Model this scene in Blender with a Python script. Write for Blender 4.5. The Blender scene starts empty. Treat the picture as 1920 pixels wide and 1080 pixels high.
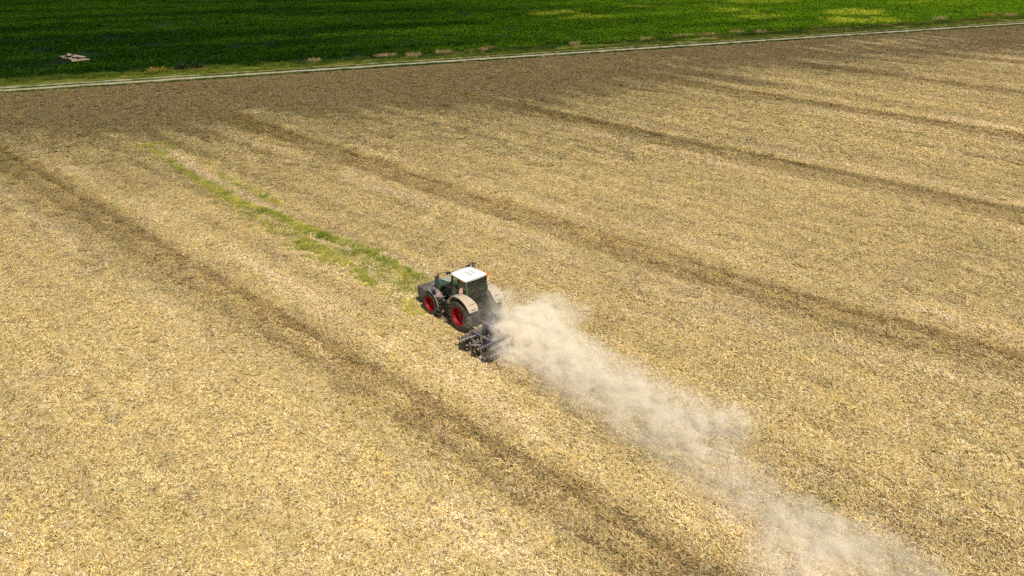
import bpy, bmesh, math, random
import numpy as np
from mathutils import Matrix, Vector, Euler

random.seed(7)
rng = np.random.default_rng(11)
SC = bpy.context.scene
COL = SC.collection

# ----------------------------------------------------------------------------------------------- camera geometry
F_PX, PITCH, CAM_H = 1493.0, math.radians(25.3), 21.8
S_, C_ = math.sin(PITCH), math.cos(PITCH)

def G(x, y, h=0.0):
    """world point at height h seen at photo pixel (x, y)"""
    v = y - 540.0
    fw, dn = F_PX * C_ - v * S_, v * C_ + F_PX * S_
    k = (CAM_H - h) / dn
    return np.array([(x - 960.0) * k, fw * k, h])

def depth_of(p):
    return p[1] * C_ + (CAM_H - p[2]) * S_

TH = math.radians(45.9)             # direction of the tramlines
NU, DU = np.array([math.cos(TH), math.sin(TH)]), np.array([-math.sin(TH), math.cos(TH)])
PATH_S, PATH_Y0 = 0.40, 135.7       # line of the farm track
PN = math.sqrt(1 + PATH_S ** 2)
def w_of(x, y): return (y - PATH_Y0 - PATH_S * x) / PN          # distance beyond the track line
def a_of(x, y): return (x + PATH_S * (y - PATH_Y0)) / PN        # along the track
def from_aw(a, w):
    return (a - PATH_S * w) / PN, PATH_Y0 + (PATH_S * a + w) / PN

T_POS, T_YAW = (-2.12, 41.09), math.radians(41.8)

# ----------------------------------------------------------------------------------------------- numpy noise
def _hash(ix, iy, seed):
    h = (ix.astype(np.int64) * 374761393 + iy.astype(np.int64) * 668265263 + seed * 1442695041) & 0xFFFFFFFF
    h = ((h ^ (h >> 13)) * 1274126177) & 0xFFFFFFFF
    h = ((h ^ (h >> 16)) * 2246822519) & 0xFFFFFFFF
    return ((h ^ (h >> 15)) & 0xFFFFFF) / float(0xFFFFFF)

def vnoise(x, y, seed=0):
    ix, iy = np.floor(x), np.floor(y)
    fx, fy = x - ix, y - iy
    fx, fy = fx * fx * (3 - 2 * fx), fy * fy * (3 - 2 * fy)
    a, b = _hash(ix, iy, seed), _hash(ix + 1, iy, seed)
    c, d = _hash(ix, iy + 1, seed), _hash(ix + 1, iy + 1, seed)
    return (a * (1 - fx) + b * fx) * (1 - fy) + (c * (1 - fx) + d * fx) * fy

def fbm(x, y, octs=4, seed=0):
    t, amp, n = 0.0, 0.5, 0.0
    for o in range(octs):
        t = t + amp * vnoise(x * 2 ** o + 17.3 * o, y * 2 ** o - 9.1 * o, seed + o); n += amp; amp *= 0.5
    return t / n

def sstep(a, b, x):
    t = np.clip((x - a) / (b - a), 0, 1)
    return t * t * (3 - 2 * t)

# ----------------------------------------------------------------------------------------------- node helpers
def new_mat(name):
    m = bpy.data.materials.new(name); m.use_nodes = True
    nt = m.node_tree; nt.nodes.clear()
    return m, nt

class NT:
    def __init__(s, nt): s.nt = nt
    def n(s, typ, **kw):
        nd = s.nt.nodes.new(typ)
        for k, v in kw.items(): setattr(nd, k, v)
        return nd
    def l(s, a, b): s.nt.links.new(a, b)
    def val(s, sock, v):
        if hasattr(v, 'is_output') or isinstance(v, bpy.types.NodeSocket): s.l(v, sock)
        else: sock.default_value = v
    def math(s, op, a, b=0.0, c=0.0, clamp=False):
        nd = s.n('ShaderNodeMath', operation=op, use_clamp=clamp)
        s.val(nd.inputs[0], a); s.val(nd.inputs[1], b)
        if len(nd.inputs) > 2: s.val(nd.inputs[2], c)
        return nd.outputs[0]
    def mix(s, f, a, b, mode='MIX'):
        nd = s.n('ShaderNodeMix', data_type='RGBA', blend_type=mode)
        s.val(nd.inputs[0], f); s.val(nd.inputs[6], a); s.val(nd.inputs[7], b)
        return nd.outputs[2]
    def mapr(s, x, a, b, c=0.0, d=1.0, smooth=True):
        nd = s.n('ShaderNodeMapRange', interpolation_type='SMOOTHSTEP' if smooth else 'LINEAR', clamp=True)
        s.val(nd.inputs[0], x)
        for i, v in enumerate((a, b, c, d)): nd.inputs[1 + i].default_value = v
        return nd.outputs[0]
    def noise(s, vec, scale, detail=2.0, rough=0.5, dist=0.0):
        nd = s.n('ShaderNodeTexNoise')
        if vec is not None: s.l(vec, nd.inputs['Vector'])
        nd.inputs['Scale'].default_value = scale; nd.inputs['Detail'].default_value = detail
        nd.inputs['Roughness'].default_value = rough; nd.inputs['Distortion'].default_value = dist
        return nd.outputs['Fac']
    def mapping(s, vec, rot=(0, 0, 0), scale=(1, 1, 1), loc=(0, 0, 0)):
        nd = s.n('ShaderNodeMapping'); s.l(vec, nd.inputs[0])
        nd.inputs['Rotation'].default_value = rot; nd.inputs['Scale'].default_value = scale; nd.inputs['Location'].default_value = loc
        return nd.outputs[0]
    def attr(s, name, typ='GEOMETRY'):
        nd = s.n('ShaderNodeAttribute', attribute_type=typ); nd.attribute_name = name
        return nd
    def pos(s): return s.n('ShaderNodeNewGeometry').outputs['Position']
    def obj(s): return s.n('ShaderNodeTexCoord').outputs['Object']
    def bsdf(s, col, rough=0.8, metal=0.0, spec=0.3, normal=None, coat=0.0):
        nd = s.n('ShaderNodeBsdfPrincipled')
        s.val(nd.inputs['Base Color'], col); s.val(nd.inputs['Roughness'], rough); s.val(nd.inputs['Metallic'], metal)
        nd.inputs['Specular IOR Level'].default_value = spec; nd.inputs['Coat Weight'].default_value = coat
        if normal is not None: s.l(normal, nd.inputs['Normal'])
        return nd.outputs[0]
    def bump(s, h, strength, dist):
        nd = s.n('ShaderNodeBump'); nd.inputs['Strength'].default_value = strength; nd.inputs['Distance'].default_value = dist
        s.l(h, nd.inputs['Height']); return nd.outputs[0]
    def out(s, sh, vol=False):
        o = s.n('ShaderNodeOutputMaterial'); s.l(sh, o.inputs['Volume' if vol else 'Surface'])

def rgb(r, g, b): return (r, g, b, 1.0)

DUST_C = rgb(0.40, 0.31, 0.19)
def paint(name, col, rough=0.45, metal=0.0, dust=0.25, coat=0.0, spec=0.4, scale=5.0):
    m, nt = new_mat(name); k = NT(nt)
    p = k.obj()
    n1 = k.noise(p, scale, 5, 0.62); n2 = k.noise(p, scale * 5.3, 3, 0.6)
    geo = k.n('ShaderNodeNewGeometry')
    sx = k.n('ShaderNodeSeparateXYZ'); k.l(geo.outputs['Normal'], sx.inputs[0])
    up = k.mapr(sx.outputs[2], -0.2, 1.0, 0.45, 1.0)
    f = k.math('MULTIPLY', k.math('MULTIPLY', k.mapr(n1, 0.25, 0.75, 0.25, 1.6), up), dust, clamp=True)
    dirt = k.mix(k.mapr(n2, 0.3, 0.7, 0, 0.35), col, rgb(col[0] * .55, col[1] * .55, col[2] * .55))
    c = k.mix(f, dirt, DUST_C)
    r = k.math('ADD', k.math('MULTIPLY', f, 0.5), rough, clamp=True)
    k.out(k.bsdf(c, r, metal, spec, k.bump(n2, 0.15, 0.01), coat))
    return m

# ----------------------------------------------------------------------------------------------- object helpers
def tag(o, label=None, cat=None, group=None, kind=None):
    if label: o['label'] = label
    if cat: o['category'] = cat
    if group: o['group'] = group
    if kind: o['kind'] = kind
    return o

def empty(name, loc, rz=0.0):
    o = bpy.data.objects.new(name, None); COL.objects.link(o)
    o.location = loc; o.rotation_euler = (0, 0, rz); o.empty_display_size = 0.2
    return o

class MB:
    """collects shapes into one mesh"""
    def __init__(s): s.v, s.f, s.mi = [], [], []
    def add(s, vs, fs, mi=0, M=None):
        b = len(s.v)
        for p in vs:
            p = Vector(p)
            if M is not None: p = M @ p
            s.v.append(tuple(p))
        for f in fs: s.f.append(tuple(b + i for i in f)); s.mi.append(mi)
        return s
    def hexa(s, c8, mi=0, M=None):
        return s.add(c8, [(0, 3, 2, 1), (4, 5, 6, 7), (0, 1, 5, 4), (1, 2, 6, 5), (2, 3, 7, 6), (3, 0, 4, 7)], mi, M)
    def box(s, c, d, mi=0, R=None):
        x, y, z = d[0] / 2, d[1] / 2, d[2] / 2
        M = Matrix.Translation(c) @ (R.to_4x4() if R is not None else Matrix.Identity(4))
        return s.hexa([(-x, -y, -z), (x, -y, -z), (x, y, -z), (-x, y, -z), (-x, -y, z), (x, -y, z), (x, y, z), (-x, y, z)], mi, M)
    def shell(s, outer, inner, xa, xb, mi=0):
        """like band, with the two side edges given point by point"""
        n = len(outer); vs = []
        for xs in (xa, xb): vs += [(xs[i], *outer[i]) for i in range(n)] + [(xs[i], *inner[i]) for i in range(n)]
        fs = []
        for i in range(n - 1):
            fs += [(i, i + 1, 2 * n + i + 1, 2 * n + i), (n + i + 1, n + i, 3 * n + i, 3 * n + i + 1),
                   (i + 1, i, n + i, n + i + 1), (2 * n + i, 2 * n + i + 1, 3 * n + i + 1, 3 * n + i)]
        fs += [(0, 2 * n, 3 * n, n), (n - 1, 2 * n - 1, 4 * n - 1, 3 * n - 1)]
        return s.add(vs, fs, mi)
    def prism(s, yz, x0, x1, mi=0):
        n = len(yz)
        vs = [(x0, y, z) for y, z in yz] + [(x1, y, z) for y, z in yz]
        fs = [tuple(range(n))[::-1], tuple(range(n, 2 * n))] + [(i, (i + 1) % n, n + (i + 1) % n, n + i) for i in range(n)]
        return s.add(vs, fs, mi)
    def band(s, outer, inner, x0, x1, mi=0):
        """thick curved strip: two yz polylines"""
        n = len(outer)
        vs = []
        for x in (x0, x1): vs += [(x, *p) for p in outer] + [(x, *p) for p in inner]
        fs = []
        for i in range(n - 1):
            fs += [(i, i + 1, 2 * n + i + 1, 2 * n + i), (n + i + 1, n + i, 3 * n + i, 3 * n + i + 1),
                   (i + 1, i, n + i, n + i + 1), (2 * n + i, 2 * n + i + 1, 3 * n + i + 1, 3 * n + i)]
        fs += [(0, 2 * n, 3 * n, n), (n - 1, 2 * n - 1, 4 * n - 1, 3 * n - 1)]
        return s.add(vs, fs, mi)
    def tube(s, p0, p1, r, n=10, r1=None, mi=0):
        p0, p1 = Vector(p0), Vector(p1); d = (p1 - p0)
        q = d.to_track_quat('Z', 'Y').to_matrix()
        r1 = r if r1 is None else r1
        vs = [p0 + q @ Vector((r * math.cos(2 * math.pi * i / n), r * math.sin(2 * math.pi * i / n), 0)) for i in range(n)]
        vs += [p1 + q @ Vector((r1 * math.cos(2 * math.pi * i / n), r1 * math.sin(2 * math.pi * i / n), 0)) for i in range(n)]
        fs = [(i, (i + 1) % n, n + (i + 1) % n, n + i) for i in range(n)] + [tuple(range(n))[::-1], tuple(range(n, 2 * n))]
        return s.add(vs, fs, mi)
    def path(s, pts, r, n=8, mi=0):
        for a, b in zip(pts[:-1], pts[1:]): s.tube(a, b, r, n, mi=mi)
        return s
    def lathe(s, prof, c, n=40, mi=0, close=True):
        """prof: (x, r) round the x axis through c; closed profile"""
        m = len(prof); vs = []
        for i in range(n):
            t = 2 * math.pi * i / n
            vs += [(c[0] + x, c[1] + r * math.cos(t), c[2] + r * math.sin(t)) for x, r in prof]
        fs = []
        for i in range(n):
            j = (i + 1) % n
            for k in range(m if close else m - 1):
                l = (k + 1) % m
                fs.append((i * m + k, i * m + l, j * m + l, j * m + k))
        return s.add(vs, fs, mi)
    def build(s, name, mat, parent=None, bevel=0.0, smooth=35, segs=2):
        me = bpy.data.meshes.new(name)
        me.from_pydata(s.v, [], s.f)
        bm = bmesh.new(); bm.from_mesh(me); bmesh.ops.recalc_face_normals(bm, faces=bm.faces); bm.to_mesh(me); bm.free()
        for m in (mat if isinstance(mat, (list, tuple)) else [mat]): me.materials.append(m)
        me.polygons.foreach_set('material_index', s.mi)
        if smooth:
            me.polygons.foreach_set('use_smooth', [True] * len(me.polygons))
            me.set_sharp_from_angle(angle=math.radians(smooth))
        me.update()
        o = bpy.data.objects.new(name, me); COL.objects.link(o)
        if parent is not None: o.parent = parent
        if bevel:
            b = o.modifiers.new('bevel', 'BEVEL'); b.width = bevel; b.segments = segs; b.limit_method = 'ANGLE'; b.angle_limit = math.radians(30)
            b.harden_normals = False
        return o

def grid_mesh(name, X, Y, Z, mat, keep=None, attrs=None):
    nr, nc = X.shape
    idx = np.arange(nr * nc).reshape(nr, nc)
    q = np.stack([idx[:-1, :-1], idx[:-1, 1:], idx[1:, 1:], idx[1:, :-1]], -1).reshape(-1, 4)
    if keep is not None: q = q[keep.reshape(-1)[q].all(1)]
    me = bpy.data.meshes.new(name)
    me.vertices.add(nr * nc); me.vertices.foreach_set('co', np.stack([X, Y, Z], -1).astype(np.float32).ravel())
    me.loops.add(q.size); me.loops.foreach_set('vertex_index', q.astype(np.int32).ravel())
    me.polygons.add(len(q)); me.polygons.foreach_set('loop_start', np.arange(0, q.size, 4, dtype=np.int32))
    me.polygons.foreach_set('use_smooth', np.ones(len(q), dtype=bool))
    me.update(calc_edges=True)
    for k, v in (attrs or {}).items():
        a = me.attributes.new(k, 'FLOAT_COLOR', 'POINT'); a.data.foreach_set('color', v.reshape(-1, 4).astype(np.float32).ravel())
    me.materials.append(mat)
    o = bpy.data.objects.new(name, me); COL.objects.link(o)
    return o

def scatter(name, templates, P, rot, scl, tint, pick, mats):
    """one 'stuff' object: the mesh holds the template clumps and the loose points; a node tree sets the clumps on the points"""
    V, Q, Cc, Tp, MI = [], [], [], [], []
    b = 0
    for t, (v, q, c, mi) in enumerate(templates):
        V.append(v); Q.append(q + b); Cc.append(c); Tp.append(np.full(len(v), t)); MI.append(mi); b += len(v)
    nt_, npt = b, len(P)
    v = np.concatenate(V + [P]); q = np.concatenate(Q)
    me = bpy.data.meshes.new(name)
    me.vertices.add(len(v)); me.vertices.foreach_set('co', v.astype(np.float32).ravel())
    me.loops.add(q.size); me.loops.foreach_set('vertex_index', q.astype(np.int32).ravel())
    me.polygons.add(len(q)); me.polygons.foreach_set('loop_start', np.arange(0, q.size, q.shape[1], dtype=np.int32))
    me.polygons.foreach_set('material_index', np.concatenate(MI).astype(np.int32))
    me.update(calc_edges=True)
    def put(nm, typ, fld, tpl, pts, w=1):
        a = me.attributes.new(nm, typ, 'POINT')
        a.data.foreach_set(fld, np.concatenate([np.asarray(tpl).reshape(-1), np.asarray(pts).reshape(-1)]))
    z = lambda k: np.zeros(nt_ * k, np.float32)
    put('is_tpl', 'BOOLEAN', 'value', np.ones(nt_, bool), np.zeros(npt, bool))
    put('tpl', 'INT', 'value', np.concatenate(Tp).astype(np.int32), np.zeros(npt, np.int32))
    put('pick', 'INT', 'value', np.zeros(nt_, np.int32), pick.astype(np.int32))
    put('col', 'FLOAT_COLOR', 'color', np.concatenate(Cc).astype(np.float32), np.ones(npt * 4, np.float32))
    put('tint', 'FLOAT_COLOR', 'color', np.ones(nt_ * 4, np.float32), tint.astype(np.float32))
    put('rot', 'FLOAT_VECTOR', 'vector', z(3), rot.astype(np.float32))
    put('scl', 'FLOAT_VECTOR', 'vector', z(3), scl.astype(np.float32))
    for m in mats: me.materials.append(m)
    o = bpy.data.objects.new(name, me); COL.objects.link(o)
    ng = bpy.data.node_groups.new(name + '_nodes', 'GeometryNodeTree')
    ng.interface.new_socket('Geometry', in_out='INPUT', socket_type='NodeSocketGeometry')
    ng.interface.new_socket('Geometry', in_out='OUTPUT', socket_type='NodeSocketGeometry')
    N, L = ng.nodes.new, ng.links.new
    gi, go = N('NodeGroupInput'), N('NodeGroupOutput')
    def at(nm, typ):
        nd = N('GeometryNodeInputNamedAttribute'); nd.data_type = typ; nd.inputs[0].default_value = nm; return nd.outputs[0]
    sep = N('GeometryNodeSeparateGeometry'); sep.domain = 'POINT'
    L(gi.outputs[0], sep.inputs[0]); L(at('is_tpl', 'BOOLEAN'), sep.inputs[1])
    sp = N('GeometryNodeSplitToInstances'); sp.domain = 'POINT'
    L(sep.outputs[0], sp.inputs[0]); L(at('tpl', 'INT'), sp.inputs['Group ID'])
    mp = N('GeometryNodeMeshToPoints'); L(sep.outputs[1], mp.inputs[0])
    ip = N('GeometryNodeInstanceOnPoints')
    L(mp.outputs[0], ip.inputs['Points']); L(sp.outputs[0], ip.inputs['Instance'])
    ip.inputs['Pick Instance'].default_value = True
    L(at('pick', 'INT'), ip.inputs['Instance Index']); L(at('rot', 'FLOAT_VECTOR'), ip.inputs['Rotation']); L(at('scl', 'FLOAT_VECTOR'), ip.inputs['Scale'])
    L(ip.outputs[0], go.inputs[0])
    md = o.modifiers.new('scatter', 'NODES'); md.node_group = ng
    return o

# ----------------------------------------------------------------------------------------------- where things lie on the ground
def gpoly(pts): return np.array([G(*p)[:2] for p in pts])
STRIP = [  # lines of weeds in front of the tractor: way points, half width in m, amount
    (gpoly([(270, 273), (300, 287), (324, 306), (353, 328), (412, 362), (467, 386), (515, 402), (564, 425), (622, 448), (694, 474), (765, 512), (790, 525)]), 0.30, 1.0),
    (gpoly([(315, 268), (326, 280), (348, 292), (386, 308), (428, 337), (480, 360), (530, 385)]), 0.28, 0.35),
    (gpoly([(560, 450), (629, 483), (674, 516), (700, 538), (746, 561), (792, 590)]), 0.34, 0.6),
    (gpoly([(262, 275), (290, 270), (325, 268)]), 0.7, 0.6),
    (gpoly([(660, 470), (740, 525), (785, 555)]), 1.2, 0.30),
    (gpoly([(395, 345), (470, 400), (560, 455), (640, 490)]), 0.9, 0.20),
]
def dist_poly(x, y, poly):
    d = np.full(np.shape(x), 1e9)
    for p, q in zip(poly[:-1], poly[1:]):
        e = q - p; t = np.clip(((x - p[0]) * e[0] + (y - p[1]) * e[1]) / (e @ e), 0, 1)
        d = np.minimum(d, np.hypot(x - p[0] - t * e[0], y - p[1] - t * e[1]))
    return d

TRAM = [(-7.5, .8), (19.8, .88), (43.5, 1.0), (71.0, .92), (98.3, .92), (123.6, .95), (149.8, 1.0), (176, .9)]

def field_masks(x, y):
    """tram (wheel tracks), soil (tilled headland), weed, pale (bleached straw)"""
    u = x * NU[0] + y * NU[1]; v = x * DU[0] + y * DU[1]
    w, a = w_of(x, y), a_of(x, y)
    wob = (fbm(v / 16, u / 30, 3, 5) - .5) * 0.6
    brk = fbm(u / 0.9, v / 3.2, 4, 9)
    long_ = 0.55 + 0.75 * fbm(v / 14, u / 40, 2, 31)
    in_field = sstep(-13, -27, w); tram = np.zeros(np.shape(x)); pale = np.zeros(np.shape(x))
    for u0, k in TRAM:
        du = u - u0 - wob - (1.7 * (np.maximum(0, 25 - v) / 18.6) ** 2 if u0 == 43.5 else 0)
        t = 0.82 * np.exp(-((du - .9) / .62) ** 2) + 0.42 * np.exp(-((du + 1.0) / .6) ** 2) + 0.40 * np.exp(-(du / 1.5) ** 2)
        tram = np.maximum(tram, t * k * (0.90 + 0.14 * brk) * (.78 + .20 * long_))
        pale += np.exp(-((np.abs(du) - 3.6) / 1.1) ** 2) * 0.8
    tram = tram * in_field; pale = pale * in_field
    pale = pale * sstep(.35, .65, fbm(u / 1.6, v / 8, 3, 77))
    # the strip still to be worked, between the weed lines: bleached stubble
    strip_d = dist_poly(x, y, gpoly([(322, 288), (461, 373), (593, 440), (725, 488), (790, 514)]))
    pale = np.maximum(pale, np.exp(-(strip_d / .75) ** 2) * 1.25)
    pale = np.maximum(pale, .6 * np.exp(-(dist_poly(x, y, gpoly([(640, 478), (740, 530), (785, 556)])) / 1.3) ** 2))
    # tilled headland along the track, cloud shade added to its brown, its edge ragged where each pass was lifted out
    edge = -19.5 + (fbm(a / 7, w / 30, 3, 3) - .5) * 8 + (fbm(u / 1.7, v / 90, 4, 23) - .5) * 15 + 3.0 * np.sin(a / 23.0) + np.clip((-20 - a) * 0.06, 0, 3)
    soil = .93 * sstep(-20.0, 9.0, w - edge)
    arc = a - np.sqrt(np.maximum(0.0, 11.0 ** 2 - (w + 13.5) ** 2)) * 1.0
    arcs = 0.5 + 0.5 * np.sin(2 * np.pi * (arc + 1.4 * fbm(a / 5, w / 5, 2, 8)) / 4.6)
    arcm = np.exp(-((w + 11.5) / 6.0) ** 2) * sstep(.32, .62, fbm(a / 16, w / 12, 2, 21))
    along = 0.5 + 0.5 * np.sin(2 * np.pi * (w + fbm(a / 9, w, 2, 4)) / 1.35)
    along = along * np.exp(-((w + 4.0) / 3.2) ** 2)
    straw_back = arcm * arcs * 0.95 + 0.22 * along + 0.4 * sstep(.48, .8, fbm(a / 5, w / 2.2, 4, 41)) * sstep(-3, -10, w) + 0.25 * np.exp(-((w + 12) / 4) ** 2)
    soil = np.clip(soil - 0.62 * straw_back * soil, 0, 1)
    # deeper brown patches near the headland edge
    patch = sstep(.5, .72, fbm(u / 7, v / 11, 3, 61)) * sstep(-52, -20, w) * 0.45
    soil = np.maximum(soil, patch)
    # the lane just worked behind the harrow
    tx, ty = x - T_POS[0], y - T_POS[1]
    back = tx * math.sin(T_YAW) - ty * math.cos(T_YAW); rt = tx * math.cos(T_YAW) + ty * math.sin(T_YAW) - .0022 * back ** 2
    lane = sstep(2.2, 4.2, back) * sstep(3.1, 2.3, np.abs(rt)) * (.5 + .5 * fbm(rt / .28, back / 9, 3, 67))
    soil = np.maximum(soil, .24 * lane)
    weed = np.zeros(np.shape(x))
    for poly, hw, amt in STRIP:
        d = dist_poly(x, y, poly)
        weed = np.maximum(weed, np.exp(-(d / hw) ** 2) * amt)
    weed = np.maximum(weed, 0.35 * sstep(.66, .82, fbm(u / 1.1, v / 2.2, 3, 51)))
    bands = (fbm(u / 2.3, v / 70, 3, 13) - .5) * .9 + (fbm(u / .5, v / 55, 3, 15) - .5) * 2.1 + (fbm(u / 5, v / 9, 3, 19) - .5) * .8
    return tram, soil, weed, pale, bands

def bump_z(x, y):
    n = fbm(x / .42, y / .42, 3, 101)
    m = vnoise(x / .15, y / .15, 120)
    k = vnoise(x / .23 + 3, y / .23, 130)
    return (n - .5) * .07 + np.maximum(0, m - .62) * .13 + np.maximum(0, k - .7) * .12

# ----------------------------------------------------------------------------------------------- materials of the land
def field_material():
    m, nt = new_mat('stubble_soil'); k = NT(nt)
    p = k.pos()
    at = k.attr('masks'); sx = k.n('ShaderNodeSeparateColor'); k.l(at.outputs['Color'], sx.inputs[0])
    tram, soil, weed, pale = sx.outputs[0], sx.outputs[1], sx.outputs[2], at.outputs['Alpha']
    q = k.mapping(k.mapping(p, rot=(0, 0, -TH)), scale=(1.0, 0.55, 1.0))
    n1 = k.noise(q, 9.0, 4, 0.65); n2 = k.noise(q, 2.4, 4, 0.6); n3 = k.noise(q, 0.35, 3, 0.6); n4 = k.noise(q, 30.0, 3, 0.7)
    straw = k.mix(k.mapr(n4, .36, .64), rgb(.36, .245, .09), rgb(.82, .62, .28))
    straw = k.mix(k.mapr(n2, .35, .7, 0, .5), straw, rgb(.55, .40, .165))
    straw = k.mix(k.math('MULTIPLY', pale, .55), straw, rgb(.66, .52, .27))
    earth = k.mix(k.mapr(n4, .36, .64), rgb(.085, .054, .024), rgb(.26, .175, .080))
    earth = k.mix(k.mapr(n3, .35, .65), earth, rgb(.155, .102, .050))
    st = k.noise(k.mapping(k.mapping(p, rot=(0, 0, -TH)), scale=(1.6, .06, 1)), 1.6, 4, .7)
    straw = k.mix(k.mapr(st, .35, .65, .0, .35), straw, rgb(.36, .25, .095))
    # how much earth shows through the straw
    f = k.math('ADD', k.math('MULTIPLY', tram, .62), k.math('MULTIPLY', soil, 1.0))
    thr = k.math('ADD', k.math('MULTIPLY', k.math('ADD', k.math('MULTIPLY', n1, .65), k.math('MULTIPLY', n2, .35)), 1.0), k.math('MULTIPLY', f, .42))
    e = k.mapr(thr, .47, .68)
    e = k.math('MAXIMUM', e, k.math('MULTIPLY', f, .62))
    c = k.mix(e, straw, earth)
    c = k.mix(k.math('MULTIPLY', k.math('MULTIPLY', weed, k.mapr(n2, .35, .6)), .55), c, rgb(.16, .17, .035))
    k.out(k.bsdf(c, .95, 0, .1, k.bump(k.math('ADD', n1, k.math('MULTIPLY', n4, .5)), .9, .07)))
    return m

def leafy(name, rough=.5, trans=.25, spec=.35):
    """leaf or straw material: own colour of each blade times the tint of its clump"""
    m, nt = new_mat(name); k = NT(nt)
    c = k.attr('col').outputs['Color']; t = k.attr('tint', 'INSTANCER').outputs['Color']
    col = k.mix(1.0, c, t, 'MULTIPLY')
    b = k.bsdf(col, rough, 0, spec)
    tr = k.n('ShaderNodeBsdfTranslucent'); k.l(col, tr.inputs[0])
    mx = k.n('ShaderNodeMixShader'); mx.inputs[0].default_value = trans
    k.l(b, mx.inputs[1]); k.l(tr.outputs[0], mx.inputs[2]); k.out(mx.outputs[0])
    return m

def crop_ground_material():
    m, nt = new_mat('crop_ground'); k = NT(nt)
    at = k.attr('tint').outputs['Color']
    p = k.pos(); n = k.noise(p, 1.3, 5, .65)
    c = k.mix(k.mapr(n, .3, .7), rgb(.35, .35, .35), rgb(.85, .85, .8))
    c = k.mix(1.0, at, c, 'MULTIPLY')
    k.out(k.bsdf(c, .8, 0, .1, k.bump(n, 1.0, .35)))
    return m

def verge_material():
    m, nt = new_mat('verge_turf'); k = NT(nt); p = k.pos()
    q = k.mapping(k.mapping(p, rot=(0, 0, -math.atan(PATH_S))), scale=(.35, 1.0, 1.0))
    n = k.noise(q, .8, 5, .65); n2 = k.noise(q, 5.0, 3, .6)
    c = k.mix(k.mapr(n, .38, .62), rgb(.075, .12, .012), rgb(.24, .21, .03))
    c = k.mix(k.mapr(n2, .3, .75), c, rgb(.045, .055, .010))
    k.out(k.bsdf(c, .9, 0, .1, k.bump(n2, .8, .12)))
    return m

def gravel_material():
    m, nt = new_mat('path_gravel'); k = NT(nt); p = k.pos()
    n = k.noise(p, .55, 4, .6); n2 = k.noise(p, 7, 4, .7)
    c = k.mix(k.mapr(n2, .3, .7), rgb(.30, .265, .18), rgb(.47, .425, .31))
    c = k.mix(k.mapr(n, .52, .75, 0, .45), c, rgb(.26, .24, .14))
    k.out(k.bsdf(c, .95, 0, .1, k.bump(n2, .4, .03)))
    return m

# ----------------------------------------------------------------------------------------------- the land
M_FIELD = field_material()
M_STRAW = leafy('straw', .6, .15, .25)
M_CLOD, _nt = new_mat('soil_clod'); _k = NT(_nt)
_k.out(_k.bsdf(_k.mix(1.0, _k.attr('col').outputs['Color'], _k.attr('tint', 'INSTANCER').outputs['Color'], 'MULTIPLY'), .95, 0, .1))

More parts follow.
